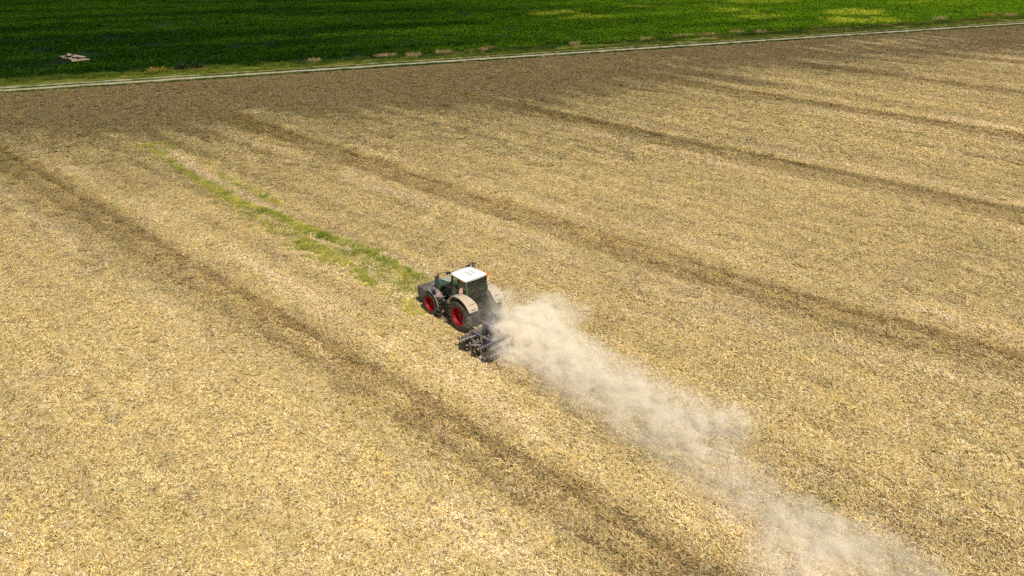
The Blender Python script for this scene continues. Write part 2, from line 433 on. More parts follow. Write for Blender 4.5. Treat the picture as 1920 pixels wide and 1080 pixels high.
def build_land():
    # wide sheet to the horizon
    me = bpy.data.meshes.new('ground'); R = 6000
    me.from_pydata([(-R, -R, -.35), (R, -R, -.35), (R, R, -.35), (-R, R, -.35)], [], [(0, 1, 2, 3)])
    gm, nt = new_mat('far_ground'); k = NT(nt); p = k.pos()
    sp = k.n('ShaderNodeSeparateXYZ'); k.l(p, sp.inputs[0])
    w = k.math('DIVIDE', k.math('SUBTRACT', k.math('SUBTRACT', sp.outputs[1], PATH_Y0), k.math('MULTIPLY', sp.outputs[0], PATH_S)), PN)
    n = k.noise(p, .6, 5, .6)
    straw = k.mix(k.mapr(n, .3, .7), rgb(.22, .15, .06), rgb(.55, .40, .16)); grn = k.mix(k.mapr(n, .3, .7), rgb(.012, .04, .003), rgb(.05, .12, .008))
    k.out(k.bsdf(k.mix(k.mapr(w, -1, 1), straw, grn), .9, 0, .1))
    me.materials.append(gm)
    o = bpy.data.objects.new('ground', me); COL.objects.link(o); tag(o, kind='structure')
    # stubble field, finer towards the near side
    nr, nc = 900, 900
    r = 13.0 * (330 / 13.0) ** np.linspace(0, 1, nr); t = np.radians(np.linspace(-47, 47, nc))
    Rr, Tt = np.meshgrid(r, t, indexing='ij'); X, Y = Rr * np.sin(Tt), Rr * np.cos(Tt)
    w = w_of(X, Y); keep = w < -0.9
    tram, soil, weed, pale, bands = field_masks(X, Y)
    amp = 1.0 - .35 * np.clip(tram, 0, 1)
    Z = bump_z(X, Y) * amp * sstep(260, 60, Rr) - .03 * np.clip(tram, 0, 1) + (fbm(X / 14, Y / 14, 2, 3) - .5) * .12 * sstep(-3, -10, w)
    Z = Z * sstep(-1.5, -3.5, w)
    # level where the machine stands
    sh = np.clip(soil - bands * .16 * (1 - soil), -.25, 1)
    A = np.stack([np.clip(tram, 0, 1.4), np.clip(sh, 0, 1), weed, np.clip(pale - bands * .3, 0, 1)], -1)
    f = grid_mesh('field', X, Y, Z, M_FIELD, keep, {'masks': A}); tag(f, kind='structure')

    # the strips of the farm track and its verge
    def strip(name, w0, w1, z, mat, nw=14, da=.5, ragged=0.0, seed=0):
        aa = np.arange(-170, 330, da); ws = np.linspace(0, 1, nw)
        AA, WW = np.meshgrid(aa, ws, indexing='xy')
        lo = w0 + (fbm(aa / 2.2, aa * 0, 4, seed) - .5) * ragged; hi = w1 + (fbm(aa / 2.2, aa * 0 + 9, 4, seed + 7) - .5) * ragged
        W = lo[None, :] * (1 - WW) + hi[None, :] * WW
        X, Y = from_aw(AA, W)
        Z = np.full(X.shape, z) + (fbm(X / .9, Y / .9, 3, seed) - .5) * .02
        o = grid_mesh(name, X, Y, Z, mat); tag(o, kind='structure'); return o
    strip('verge', -2.1, 8.2, .015, verge_material(), 24, .5, .5, 3)
    gm = gravel_material()
    strip('path', -0.80, .50, .05, gm, 6, .4, .45, 14)
    gm, nt = new_mat('path_earth'); k = NT(nt); p = k.pos(); sp = k.n('ShaderNodeSeparateXYZ'); k.l(p, sp.inputs[0])
    n = k.noise(p, 1.2, 5, .65); pale_ = k.mapr(sp.outputs[0], -35, -70)
    c = k.mix(k.mapr(n, .35, .65), rgb(.13, .10, .035), rgb(.34, .28, .16)); c = k.mix(pale_, c, rgb(.36, .35, .27))
    k.out(k.bsdf(c, .95, 0, .1))
    strip('path', 1.60, 2.40, .05, gm, 5, .4, .5, 25)

def zone_tint_crop(x, y):
    a, w = a_of(x, y), w_of(x, y)
    base_d, base_l = np.array([.0085, .0300, .0010]), np.array([.102, .190, .0050])
    n = fbm(a / 34, w / 7, 4, 71); n2 = fbm(a / 55, w / 3.0, 3, 81)
    t = sstep(-75, 150, x + (n - .5) * 70)  # dark left to bright right: cloud shadow put into the crop colour
    t = np.clip(t + (n - .5) * .38 + (n2 - .5) * .34 + .10 * sstep(40, 95, w) , 0, 1.1)
    c = base_d[None] * (1 - t[:, None]) + base_l[None] * t[:, None]
    yl = np.zeros(len(x))
    for px, py, rx, ry, s in [(1050, 27, 60, 4.0, .55), (1108, 35, 55, 3, .55), (1215, 15, 45, 3, .35), (1425, 5, 70, 3.0, .75), (1367, 23, 50, 4, .75), (1438, 33, 60, 4.2, .7), (1545, 44, 30, 3, .4),
                              (1600, 25, 62, 6.5, .95), (1614, 39, 75, 5.2, 1.0), (1678, 43, 40, 3, .7), (1760, 8, 90, 3, .3), (1320, 14, 40, 2.5, .35)]:
        c0, c1 = G(px, py), G(px, py - 1); ddx = depth_of(c0) / F_PX; ddy = c1[1] - c0[1]
        wx, wy = (fbm(x / 6, y / 6, 3, 91) - .5) * 9, (fbm(x / 6, y / 6, 3, 95) - .5) * 9
        d = ((x - c0[0] + wx) / (rx * ddx)) ** 2 + ((y - c0[1] - (x - c0[0]) * .08 + wy) / (ry * ddy)) ** 2
        yl = np.maximum(yl, s * sstep(1.25, .25, d))
    yl = yl * (.45 + .9 * fbm(x / 1.8, y / 1.8, 3, 96)); yl = np.clip(yl, 0, 1)
    c = c * (1 - yl[:, None]) + np.array([.29, .32, .025])[None] * yl[:, None]
    dk = np.zeros(len(x))
    for pts, hw in [([(-60, 80), (40, 79), (85, 75), (150, 72), (210, 70)], .9), ([(55, 90), (80, 95), (120, 101)], .8), ([(330, 8), (450, 5), (560, 4)], 2.2), ([(0, 140), (60, 132), (110, 122)], .7), ([(190, 112), (330, 106)], .5)]:
        dk = np.maximum(dk, np.exp(-(dist_poly(x, y, gpoly(pts)) / hw) ** 2))
    c = c * (1 - .72 * dk[:, None])  # shadow lines of the crop gaps, darkened into the tint
    return c, dk

BARE = [gpoly([(116, 109.5), (127, 115), (143, 119.5), (157, 117.5), (169, 118.5), (168, 116), (158, 115), (145, 117), (133, 114), (123, 110.5)]),
        gpoly([(127, 105.5), (138, 107), (145, 110), (157, 112), (150, 113), (140, 111), (131, 108)])]

def quads(c, ex, ey):
    """flat quads: centre + two half axes"""
    v = np.stack([c - ex - ey, c + ex - ey, c + ex + ey, c - ex + ey], 1).reshape(-1, 3)
    q = np.arange(len(c) * 4).reshape(-1, 4)
    return v, q

def norm(v): return v / np.linalg.norm(v, axis=-1, keepdims=True)

def straw_template(seed, rad=.72, n=620, nclod=34, near=True):
    g = np.random.default_rng(seed)
    x, y = .40 * (g.random(n * 2) + g.random(n * 2) - 1) * 1.25, .95 * g.uniform(-1, 1, n * 2) + g.normal(0, .08, n * 2)
    keep = vnoise(x / .13 + seed * 7.7, y / .13, seed) > .36
    x, y = x[keep][:n], y[keep][:n]; n = len(x)
    ln = .035 + .085 * g.random(n) ** 1.7; wd = g.uniform(.006, .0135, n)
    ang = g.normal(np.pi / 2, .9, n)                     # mostly along the working direction
    tilt = g.normal(0, .30, n)
    ex = np.stack([np.cos(ang) * np.cos(tilt), np.sin(ang) * np.cos(tilt), np.sin(tilt)], 1)
    roll = g.normal(0, .6, n)
    side = norm(np.cross(ex, [0, 0, 1.0])); up = np.cross(side, ex)
    ey = side * np.cos(roll)[:, None] + up * np.sin(roll)[:, None]
    z = .015 + .05 * vnoise(x / .12 + seed * 3.1, y / .12, seed + 5) + .025 * g.random(n) + np.abs(np.sin(tilt)) * ln * .3
    v, q = quads(np.stack([x, y, z], 1), ex * ln[:, None] / 1, ey * wd[:, None])
    pal = np.array([[.84, .69, .37], [.80, .60, .23], [.72, .53, .20], [.78, .61, .31], [.92, .82, .56], [.46, .32, .12], [.16, .105, .042], [.62, .53, .14], [.82, .55, .14]])  # darkest straw colour stands in for shadowed pits between the stalks
    ci = g.choice(len(pal), n, p=[.23, .14, .10, .16, .13, .07, .12, .02, .03])
    c = pal[ci] * g.uniform(.8, 1.15, (n, 1))
    c = np.repeat(np.concatenate([c, np.ones((n, 1))], 1), 4, 0)
    mi = np.zeros(n, int)
    # clods: squashed, dented octahedra made of quads (two triangles share a degenerate quad edge avoided by a cube form)
    V, Q, Cc, MI = [v], [q], [c], [mi]; b = len(v)
    cube = np.array([[-1, -1, -1], [1, -1, -1], [1, 1, -1], [-1, 1, -1], [-1, -1, 1], [1, -1, 1], [1, 1, 1], [-1, 1, 1]], float)
    cf = np.array([[0, 3, 2, 1], [4, 5, 6, 7], [0, 1, 5, 4], [1, 2, 6, 5], [2, 3, 7, 6], [3, 0, 4, 7]])
    for i in range(nclod):
        rr, tt = rad * math.sqrt(g.random()), g.random() * 6.28
        s = .016 + .05 * g.random() ** 2.6
        cv = cube * g.uniform(.55, 1.1, (8, 3)) * s * np.array([1.2, 1.0, .7])
        cv[4:, :2] *= .7
        ca, sa = math.cos(tt * 3), math.sin(tt * 3)
        cv = np.stack([cv[:, 0] * ca - cv[:, 1] * sa + rr * math.cos(tt) * .55, cv[:, 0] * sa + cv[:, 1] * ca + rr * math.sin(tt) * 1.35, cv[:, 2] + s * .3 + .02], 1)
        V.append(cv); Q.append(cf + b); b += 8
        cc = np.array([.33, .22, .105]) * g.uniform(.6, 1.6)
        Cc.append(np.tile([*cc, 1.0], (8, 1))); MI.append(np.ones(6, int))
    return np.concatenate(V), np.concatenate(Q), np.concatenate(Cc), np.concatenate(MI)

def build_straw():
    T = [straw_template(200 + i) for i in range(14)]
    T += [straw_template(300 + i, n=190, nclod=140) for i in range(4)]        # earthy clumps for wheel tracks
    def samp(du, dv, y0, y1, slope):
        gu, gv = np.meshgrid(np.arange(-60, 240, du), np.arange(-170, 240, dv))
        row = np.round(gu / du)
        gv = gv + _hash(row, row * 0, 7) * dv
        gu, gv = gu.ravel() + rng.uniform(-.22, .22, gu.size) * du, gv.ravel() + rng.uniform(-.4, .4, gu.size) * dv
        gx, gy = gu * NU[0] + gv * DU[0], gu * NU[1] + gv * DU[1]
        k_ = (np.abs(gx) < gy * slope + 2) & (gy >= y0) & (gy < y1)
        return gx[k_], gy[k_]
    x1, y1 = samp(.46, 1.45, 17, 74, .95); x2, y2 = samp(.72, 2.0, 74, 205, .92)
    x, y = np.concatenate([x1, x2]), np.concatenate([y1, y2])
    s = np.concatenate([rng.uniform(.85, 1.15, len(x1)), rng.uniform(1.35, 1.6, len(x2))])
    tram, soil, weed, pale, bands = field_masks(x, y)
    w = w_of(x, y)
    ok = (w < -3.0)
    x, y, s, tram, soil, weed, pale, bands = (k[ok] for k in (x, y, s, tram, soil, weed, pale, bands))
    z = bump_z(x, y) * .5 - .035 + (fbm(x / 14, y / 14, 2, 3) - .5) * .12
    P = np.stack([x, y, z], 1); n = len(x)
    rot = np.stack([rng.normal(0, .04, n), rng.normal(0, .04, n), TH + rng.normal(0, .06, n) + np.pi * rng.integers(0, 2, n)], 1)
    earthy = rng.random(n) < np.clip(tram * .42 + soil * .85, 0, .92)
    pick = np.where(earthy, rng.integers(14, 18, n), rng.integers(0, 14, n))
    far_ = sstep(-82, -18, w_of(x, y)) * (.30 + .70 * sstep(75, -25, x))
    b = .895 - .32 * np.clip(tram, 0, 1) - .60 * soil + .20 * np.clip(pale, 0, 1.25) - .24 * bands - .37 * far_ + rng.normal(0, .04, n)
    b = np.maximum(b + .12 * sstep(52, 24, y), np.where(earthy, .40, .34))
    warm = rng.normal(0, .05, n) - .25 * pale
    tint = np.stack([b * 1.02, b * (1.01 - .04 * warm - .07 * tram - .02 * soil), b * (.96 - warm * .9 - .18 * tram + .03 * soil - .10 * far_), np.ones(n)], 1)
    wg = (weed * .45)[:, None]
    tint[:, :3] = tint[:, :3] * (1 - wg) + tint[:, :3] * np.array([.72, .98, .45]) * wg
    sc = np.stack([s, s, s * rng.uniform(.8, 1.3, n)], 1)
    o = scatter('straw_litter', T, P, rot, sc, np.clip(tint, .05, 1.5), pick, [M_STRAW, M_CLOD])
    tag(o, 'chopped golden straw and clods strewn all over the stubble field', 'straw', kind='stuff')

def leaf_template(seed, rad, n, h, lw, ll):
    g = np.random.default_rng(seed)
    r = rad * np.sqrt(g.random(n)); t = g.random(n) * 2 * np.pi
    x, y = r * np.cos(t), r * np.sin(t)
    ang = g.random(n) * 2 * np.pi; tilt = g.normal(.35, .38, n)
    ex = np.stack([np.cos(ang) * np.cos(tilt), np.sin(ang) * np.cos(tilt), np.sin(tilt)], 1)
    side = norm(np.cross(ex, [0, 0, 1.0])); up = np.cross(side, ex); roll = g.normal(0, .45, n)
    ey = side * np.cos(roll)[:, None] + up * np.sin(roll)[:, None]
    l, wd = g.uniform(ll * .6, ll * 1.2, n), g.uniform(lw * .6, lw * 1.2, n)
    z = h * (.35 + .65 * g.random(n)) * (.6 + .6 * vnoise(x / .6 + seed, y / .6, seed))
    v, q = quads(np.stack([x, y, z], 1), ex * l[:, None], ey * wd[:, None])
    c = g.uniform(.65, 1.4, (n, 1)) * np.where(g.random((n, 1)) < .05, 1.7, 1.0)  # a few leaves much brighter: sparkle put into their colour
    c = c * (1 + g.normal(0, .10, (n, 3)) * np.array([1.3, .5, 1.0]))
    return v, q, np.repeat(np.concatenate([np.clip(c, .1, 4), np.ones((n, 1))], 1), 4, 0), np.zeros(n, int)

def build_crop():
    # dark soil and lower leaves below the canopy
    aa, ww = np.linspace(-420, 520, 640), np.linspace(7.6, 420, 260) ** 1.0
    A, W = np.meshgrid(aa, ww, indexing='xy'); X, Y = from_aw(A, W)
    c, dk = zone_tint_crop(X.ravel(), Y.ravel())
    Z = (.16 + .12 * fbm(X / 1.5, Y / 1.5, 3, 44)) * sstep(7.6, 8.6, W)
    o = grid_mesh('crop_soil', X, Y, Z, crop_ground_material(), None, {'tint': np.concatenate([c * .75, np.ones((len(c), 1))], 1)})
    tag(o, kind='structure')
    T = [leaf_template(500 + i, 1.6, 190, .42, .055, .12) for i in range(10)]
    n = 32000
    y = np.sqrt(rng.uniform(100 ** 2, 345 ** 2, n)); x = y * rng.uniform(-.98, .98, n)
    w = w_of(x, y); ok = w > 8.2 + (fbm(x / 3, y / 3, 3, 2) - .5) * 1.2
    for poly in BARE: ok &= dist_poly(x, y, np.concatenate([poly, poly[:1]])) > 1.0
    x, y, w = x[ok], y[ok], w[ok]; n = len(x)
    tint, dk = zone_tint_crop(x, y)
    tint = np.concatenate([tint * rng.uniform(.8, 1.2, (n, 1)) * 1.25, np.ones((n, 1))], 1)
    s = rng.uniform(.85, 1.3, n); sc = np.stack([s, s, s * (1 - .6 * dk)], 1)
    rot = np.stack([np.zeros(n), np.zeros(n), rng.random(n) * 6.28], 1)
    o = scatter('leaf_crop', T, np.stack([x, y, np.full(n, .05)], 1), rot, sc, tint, rng.integers(0, 10, n), [leafy('crop_leaf', .7, .25, .03)])
    tag(o, 'dense green leafy crop filling the field beyond the farm track', 'crop', kind='stuff')
    sm, nt = new_mat('bare_soil'); k = NT(nt); n_ = k.noise(k.pos(), 2.2, 4, .65)
    k.out(k.bsdf(k.mix(k.mapr(n_, .3, .7), rgb(.13, .10, .065), rgb(.40, .32, .23)), .95, 0, .1, k.bump(n_, .5, .1)))
    for i, poly in enumerate(BARE):
        me = bpy.data.meshes.new('bare_soil'); nn = len(poly)
        cen = poly.mean(0)
        bm = bmesh.new()
        # subdivided outline, lightly jagged
        pts = []
        for j in range(nn):
            for t_ in np.linspace(0, 1, 5)[:-1]:
                q = poly[j] * (1 - t_) + poly[(j + 1) % nn] * t_
                pts.append((q[0] + random.uniform(-.45, .45), q[1] + random.uniform(-.7, .7), .44 + random.uniform(-.03, .03)))
        bm.faces.new([bm.verts.new(p) for p in pts]); bmesh.ops.triangulate(bm, faces=bm.faces); bmesh.ops.recalc_face_normals(bm, faces=bm.faces)
        bm.to_mesh(me); bm.free(); me.materials.append(sm)
        o = bpy.data.objects.new('bare_soil', me); COL.objects.link(o); tag(o, kind='structure')

def blade_template(seed, rad, n, h, w=.012, lean=.35):
    g = np.random.default_rng(seed)
    r = rad * np.sqrt(g.random(n)); t = g.random(n) * 2 * np.pi
    x, y = r * np.cos(t), r * np.sin(t); hh = h * g.uniform(.5, 1.15, n)
    d = np.stack([np.cos(t) * lean * g.random(n) + g.normal(0, .25, n), np.sin(t) * lean * g.random(n) + g.normal(0, .25, n), np.ones(n)], 1)
    ex = norm(d) * hh[:, None] / 2; ang = g.random(n) * 6.28
    ey = np.stack([np.cos(ang), np.sin(ang), np.zeros(n)], 1) * w * g.uniform(.7, 1.4, (n, 1))
    v, q = quads(np.stack([x, y, np.zeros(n)], 1) + ex, ex, ey)
    v = v.reshape(n, 4, 3); tip = (v[:, 1] + v[:, 2]) / 2
    v[:, 1] = tip + (v[:, 1] - tip) * .3; v[:, 2] = tip + (v[:, 2] - tip) * .3
    c = g.uniform(.7, 1.3, (n, 1)) * np.array([[1, 1, 1.0]]) * (1 + g.normal(0, .1, (n, 3)))
    return v.reshape(-1, 3), q, np.repeat(np.concatenate([np.clip(c, .1, 2), np.ones((n, 1))], 1), 4, 0), np.zeros(n, int)

def build_weeds():
    T = [blade_template(700 + i, .19, 40, .17, .012, 1.0) for i in range(6)]
    X, Y, K = [], [], []
    for j, (poly, hw, amt) in enumerate(STRIP):
        L = np.linalg.norm(np.diff(poly, axis=0), axis=1).sum()
        n = int(L * 46 * amt * (hw / .4))
        cum = np.concatenate([[0], np.cumsum(np.linalg.norm(np.diff(poly, axis=0), axis=1))])
        t = rng.random(n) * L
        px, py = np.interp(t, cum, poly[:, 0]), np.interp(t, cum, poly[:, 1])
        off = rng.normal(0, hw * .72, n)
        X.append(px + off * NU[0] + rng.normal(0, .1, n)); Y.append(py + off * NU[1] + rng.normal(0, .1, n)); K.append(np.full(n, j))
    x, y, kk = np.concatenate(X), np.concatenate(Y), np.concatenate(K)
    patchy = fbm(x / 1.4, y / 1.4, 3, 333) + rng.normal(0, .05, len(x))
    ok = patchy > np.where(kk == 0, .20, .38)
    # scattered seedlings elsewhere in the stubble
    n2 = 900; y2 = np.sqrt(rng.uniform(22 ** 2, 95 ** 2, n2)); x2 = y2 * rng.uniform(-.85, .85, n2)
    ok2 = (fbm(x2 / 3, y2 / 3, 3, 444) > .56) & (w_of(x2, y2) < -18)
    n1 = int(ok.sum())
    x, y, kk = np.concatenate([x[ok], x2[ok2]]), np.concatenate([y[ok], y2[ok2]]), np.concatenate([kk[ok], np.full(int(ok2.sum()), 9)])
    n = len(x)
    g_, yl = np.array([.25, .295, .040]), np.array([.62, .55, .12])
    f = np.clip(fbm(x / 1.1, y / 1.1, 3, 555) * 1.7 - .52 + np.where(kk == 2, .38, 0) + rng.normal(0, .18, n), 0, 1)[:, None]
    tint = np.concatenate([(g_ * (1 - f) + yl * f) * rng.uniform(.8, 1.4, (n, 1)), np.ones((n, 1))], 1)
    s = rng.uniform(.6, 1.35, n) * np.where(kk == 9, .6, 1.0)
    z = bump_z(x, y) * .5
    o = scatter('weed_growth', T, np.stack([x, y, z], 1), np.stack([np.zeros(n), np.zeros(n), rng.random(n) * 6.28], 1), np.stack([s, s, s], 1), tint, rng.integers(0, 6, n), [leafy('weed_blade', .6, .3, .2)])
    tag(o, 'green and yellow weeds growing in ragged lines through the stubble', 'weeds', kind='stuff')

def build_verge():
    T = [blade_template(800 + i, .5, 60, .42, .02, .7) for i in range(6)]
    n = 11000
    a = rng.uniform(-125, 260, n)
    side = rng.random(n)
    w = np.where(side < .22, rng.uniform(-2.0, -1.0, n), np.where(side < .30, rng.uniform(.85, 1.65, n), rng.uniform(3.0, 8.6, n)))
    x, y = from_aw(a, w)
    d = fbm(a / 6, w / 2.0, 3, 17)
    ok = (d > .36) | (w < 2)
    x, y, a, w, d = x[ok], y[ok], a[ok], w[ok], d[ok]; n = len(x)
    hgt = np.where(w < 2, .35, np.where(w < 5.2, .45, 1.0) * (.5 + .8 * fbm(a / 5, w / 1.5, 3, 27)))
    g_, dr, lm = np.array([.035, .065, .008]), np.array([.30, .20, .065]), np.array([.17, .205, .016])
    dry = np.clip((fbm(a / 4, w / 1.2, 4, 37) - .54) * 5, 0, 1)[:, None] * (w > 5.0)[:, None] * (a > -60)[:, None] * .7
    bright = np.clip(sstep(60, 170, a) * .5 + (w > 2) * (w < 5.5) * .35 + (a < -35) * .35, 0, 1)[:, None]  # share of lime grass colour, higher at both ends and mid verge
    c = g_ * (1 - bright) + lm * bright; c = c * (1 - dry) + dr * dry
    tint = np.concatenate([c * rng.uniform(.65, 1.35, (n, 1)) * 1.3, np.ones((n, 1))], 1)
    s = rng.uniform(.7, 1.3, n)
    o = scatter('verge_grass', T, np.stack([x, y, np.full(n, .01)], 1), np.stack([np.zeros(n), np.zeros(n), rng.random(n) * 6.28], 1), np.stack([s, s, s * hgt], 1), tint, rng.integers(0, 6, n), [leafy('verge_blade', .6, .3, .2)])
    tag(o, 'rough green grass along both edges of the pale farm track', 'grass', kind='stuff')

def blade_object(name, loc, seed, rad, n, h, w, lean, col, sq=(1, 1), label='', cat='', group=None):
    v, q, c, mi = blade_template(seed, rad, n, h, w, lean)
    v = v * np.array([sq[0], sq[1], 1.0])
    me = bpy.data.meshes.new(name); me.from_pydata(v.tolist(), [], q.tolist())
    a = me.attributes.new('col', 'FLOAT_COLOR', 'POINT'); a.data.foreach_set('color', c.astype(np.float32).ravel())
    m, nt = new_mat(name + '_blade'); k = NT(nt)
    cc = k.mix(1.0, k.attr('col').outputs['Color'], rgb(*col), 'MULTIPLY'); b = k.bsdf(cc, .7, 0, .15)
    tr = k.n('ShaderNodeBsdfTranslucent'); k.l(cc, tr.inputs[0]); mx = k.n('ShaderNodeMixShader'); mx.inputs[0].default_value = .25
    k.l(b, mx.inputs[1]); k.l(tr.outputs[0], mx.inputs[2]); k.out(mx.outputs[0])
    me.materials.append(m)
    o = bpy.data.objects.new(name, me); COL.objects.link(o); o.location = loc; o.rotation_euler = (0, 0, math.atan(PATH_S))
    return tag(o, label, cat, group)

ORD = 'first second third fourth fifth sixth seventh eighth ninth tenth eleventh twelfth thirteenth fourteenth fifteenth sixteenth seventeenth eighteenth nineteenth'.split()
def build_tufts():
    tan, yel, pink, brn = (.40, .29, .13), (.36, .28, .05), (.46, .32, .20), (.24, .17, .06)
    spots = [(296, 134, 1.6, yel), (590, 116, 1.3, tan), (715, 108, 1.4, pink), (733, 106, 1.1, tan), (775, 106, 1.6, tan), (832, 101, 1.7, tan), (905, 95, 1.0, tan), (919, 92, 1.2, brn),
             (1077, 84, 1.3, tan), (1210, 76, 1.4, tan), (1273, 70, 1.5, tan), (1292, 69, 1.2, tan), (1312, 68, 1.3, brn), (1331, 67, 1.4, tan), (1380, 63, 1.8, tan), (1426, 61.5, 1.3, tan),
             (1530, 54.5, 1.6, brn), (1761, 37.5, 2.2, pink), (1850, 32, 2.6, yel), (1870, 30, 2.2, brn), (1896, 31, 2.2, tan)]
    special = {0: 'yellow grass tuft on the verge at far left of the track, beside two dark shrubs', 17: 'pinkish tan dry grass tuft standing alone on the verge, right of the yellow crop patch',
               18: 'tall yellow grass tuft near the right end of the verge, left of a brown one', 19: 'brown grass tuft near the right end of the verge, between yellow and tan ones',
               20: 'tan grass tuft at the right end of the verge, last before the frame edge'}
    for i, (px, py, s, c) in enumerate(spots):
        p = G(px, py + 1.2); cn = {tan: 'tan', yel: 'yellow', pink: 'pinkish', brn: 'brown'}[c]
        lab = special.get(i) or f'{cn} dry grass tuft on the far verge of the track, {ORD[i]} tuft from the left'
        blade_object('grass_tuft', (p[0], p[1], .02), 900 + i, .55 * s, int(130 * s), .55 + .18 * s, .03, .9, c, (1.25, .8), lab, 'grass tuft', 'dry grass tufts along the far verge')
    lm = leafy
    for i, (px, py, s) in enumerate([(341, 131, 1.25), (371, 129.5, 1.1)]):
        p = G(px, py + 1.5)
        root = empty('shrub', (p[0], p[1], 0))
        tag(root, ['small dark green shrub on the verge right of the yellow tuft', 'small dark green shrub on the verge, the farther right of the pair'][i], 'shrub', 'dark shrubs on the far verge')
        g = np.random.default_rng(40 + i); n = 420
        d = norm(g.normal(0, 1, (n, 3))); r = g.random(n) ** .4
        cen = d * r[:, None] * np.array([.85, .7, .62]) * s * (.75 + .5 * vnoise(d[:, 0] * 3 + 5 + i, d[:, 2] * 3 + 5, 3))[:, None]
        cen[:, 2] = np.maximum(cen[:, 2] + .62 * s, .06)
        ex = norm(g.normal(0, 1, (n, 3))); ey = norm(np.cross(ex, g.normal(0, 1, (n, 3))))
        v, q = quads(cen, ex * .075, ey * .05)
        me = bpy.data.meshes.new('foliage'); me.from_pydata(v.tolist(), [], q.tolist())
        c = np.repeat(np.concatenate([np.array([[.016, .030, .006]]) * g.uniform(.5, 1.8, (n, 1)), np.ones((n, 1))], 1), 4, 0)
        a = me.attributes.new('col', 'FLOAT_COLOR', 'POINT'); a.data.foreach_set('color', c.astype(np.float32).ravel())
        m, nt = new_mat('shrub_leaf'); k = NT(nt); k.out(k.bsdf(k.attr('col').outputs['Color'], .6, 0, .2)); me.materials.append(m)
        o = bpy.data.objects.new('foliage', me); COL.objects.link(o); o.parent = root
        sb = MB()
        for j in range(6):
            t = j * 1.05 + i; sb.tube((0, 0, -.05), (.4 * s * math.cos(t), .35 * s * math.sin(t), .75 * s), .03, 6, .008)
        sb.build('stem', paint('shrub_bark', rgb(.06, .045, .03), .9, 0, .05), root)

# ----------------------------------------------------------------------------------------------- tractor
def striped(name, w=9.0, ang=45):
    m, nt = new_mat(name); k = NT(nt); p = k.obj()
    sp = k.n('ShaderNodeSeparateXYZ'); k.l(p, sp.inputs[0])
    s = k.math('ADD', k.math('MULTIPLY', sp.outputs[0], w), k.math('MULTIPLY', sp.outputs[2], -w))
    f = k.math('GREATER_THAN', k.math('FRACT', s), .5)
    k.out(k.bsdf(k.mix(f, rgb(.78, .74, .68), rgb(.62, .035, .02)), .4, 0, .4))
    return m

def glass_mat(name, col, gloss=.12, dcol=rgb(.20, .20, .13), d0=.03, d1=.25):
    m, nt = new_mat(name); k = NT(nt)
    t = k.n('ShaderNodeBsdfTransparent'); t.inputs[0].default_value = col
    g = k.n('ShaderNodeBsdfGlossy'); g.inputs['Roughness'].default_value = .03; g.inputs['Color'].default_value = (.9, .95, .92, 1)
    fr = k.n('ShaderNodeFresnel'); fr.inputs[0].default_value = 1.5
    d = k.n('ShaderNodeBsdfDiffuse'); d.inputs[0].default_value = dcol
    mx0 = k.n('ShaderNodeMixShader'); k.l(k.mapr(k.noise(k.obj(), 2.5, 4, .6), .35, .8, d0, d1), mx0.inputs[0])
    k.l(t.outputs[0], mx0.inputs[1]); k.l(d.outputs[0], mx0.inputs[2])
    mx = k.n('ShaderNodeMixShader'); k.l(k.math('ADD', fr.outputs[0], gloss * .4, clamp=True), mx.inputs[0])
    k.l(mx0.outputs[0], mx.inputs[1]); k.l(g.outputs[0], mx.inputs[2]); k.out(mx.outputs[0])
    return m

def text_mesh(txt, size, depth=.006):
    cu = bpy.data.curves.new('lettering', 'FONT'); cu.body = txt; cu.size = size; cu.extrude = depth; cu.align_x = 'CENTER'; cu.align_y = 'CENTER'
    to = bpy.data.objects.new('lettering', cu)
    me = bpy.data.meshes.new_from_object(to); bpy.data.objects.remove(to); bpy.data.curves.remove(cu)
    return me

def arc(cy, cz, r, a0, a1, n):
    return [(cy + r * math.cos(math.radians(a0 + (a1 - a0) * i / (n - 1))), cz + r * math.sin(math.radians(a0 + (a1 - a0) * i / (n - 1)))) for i in range(n)]

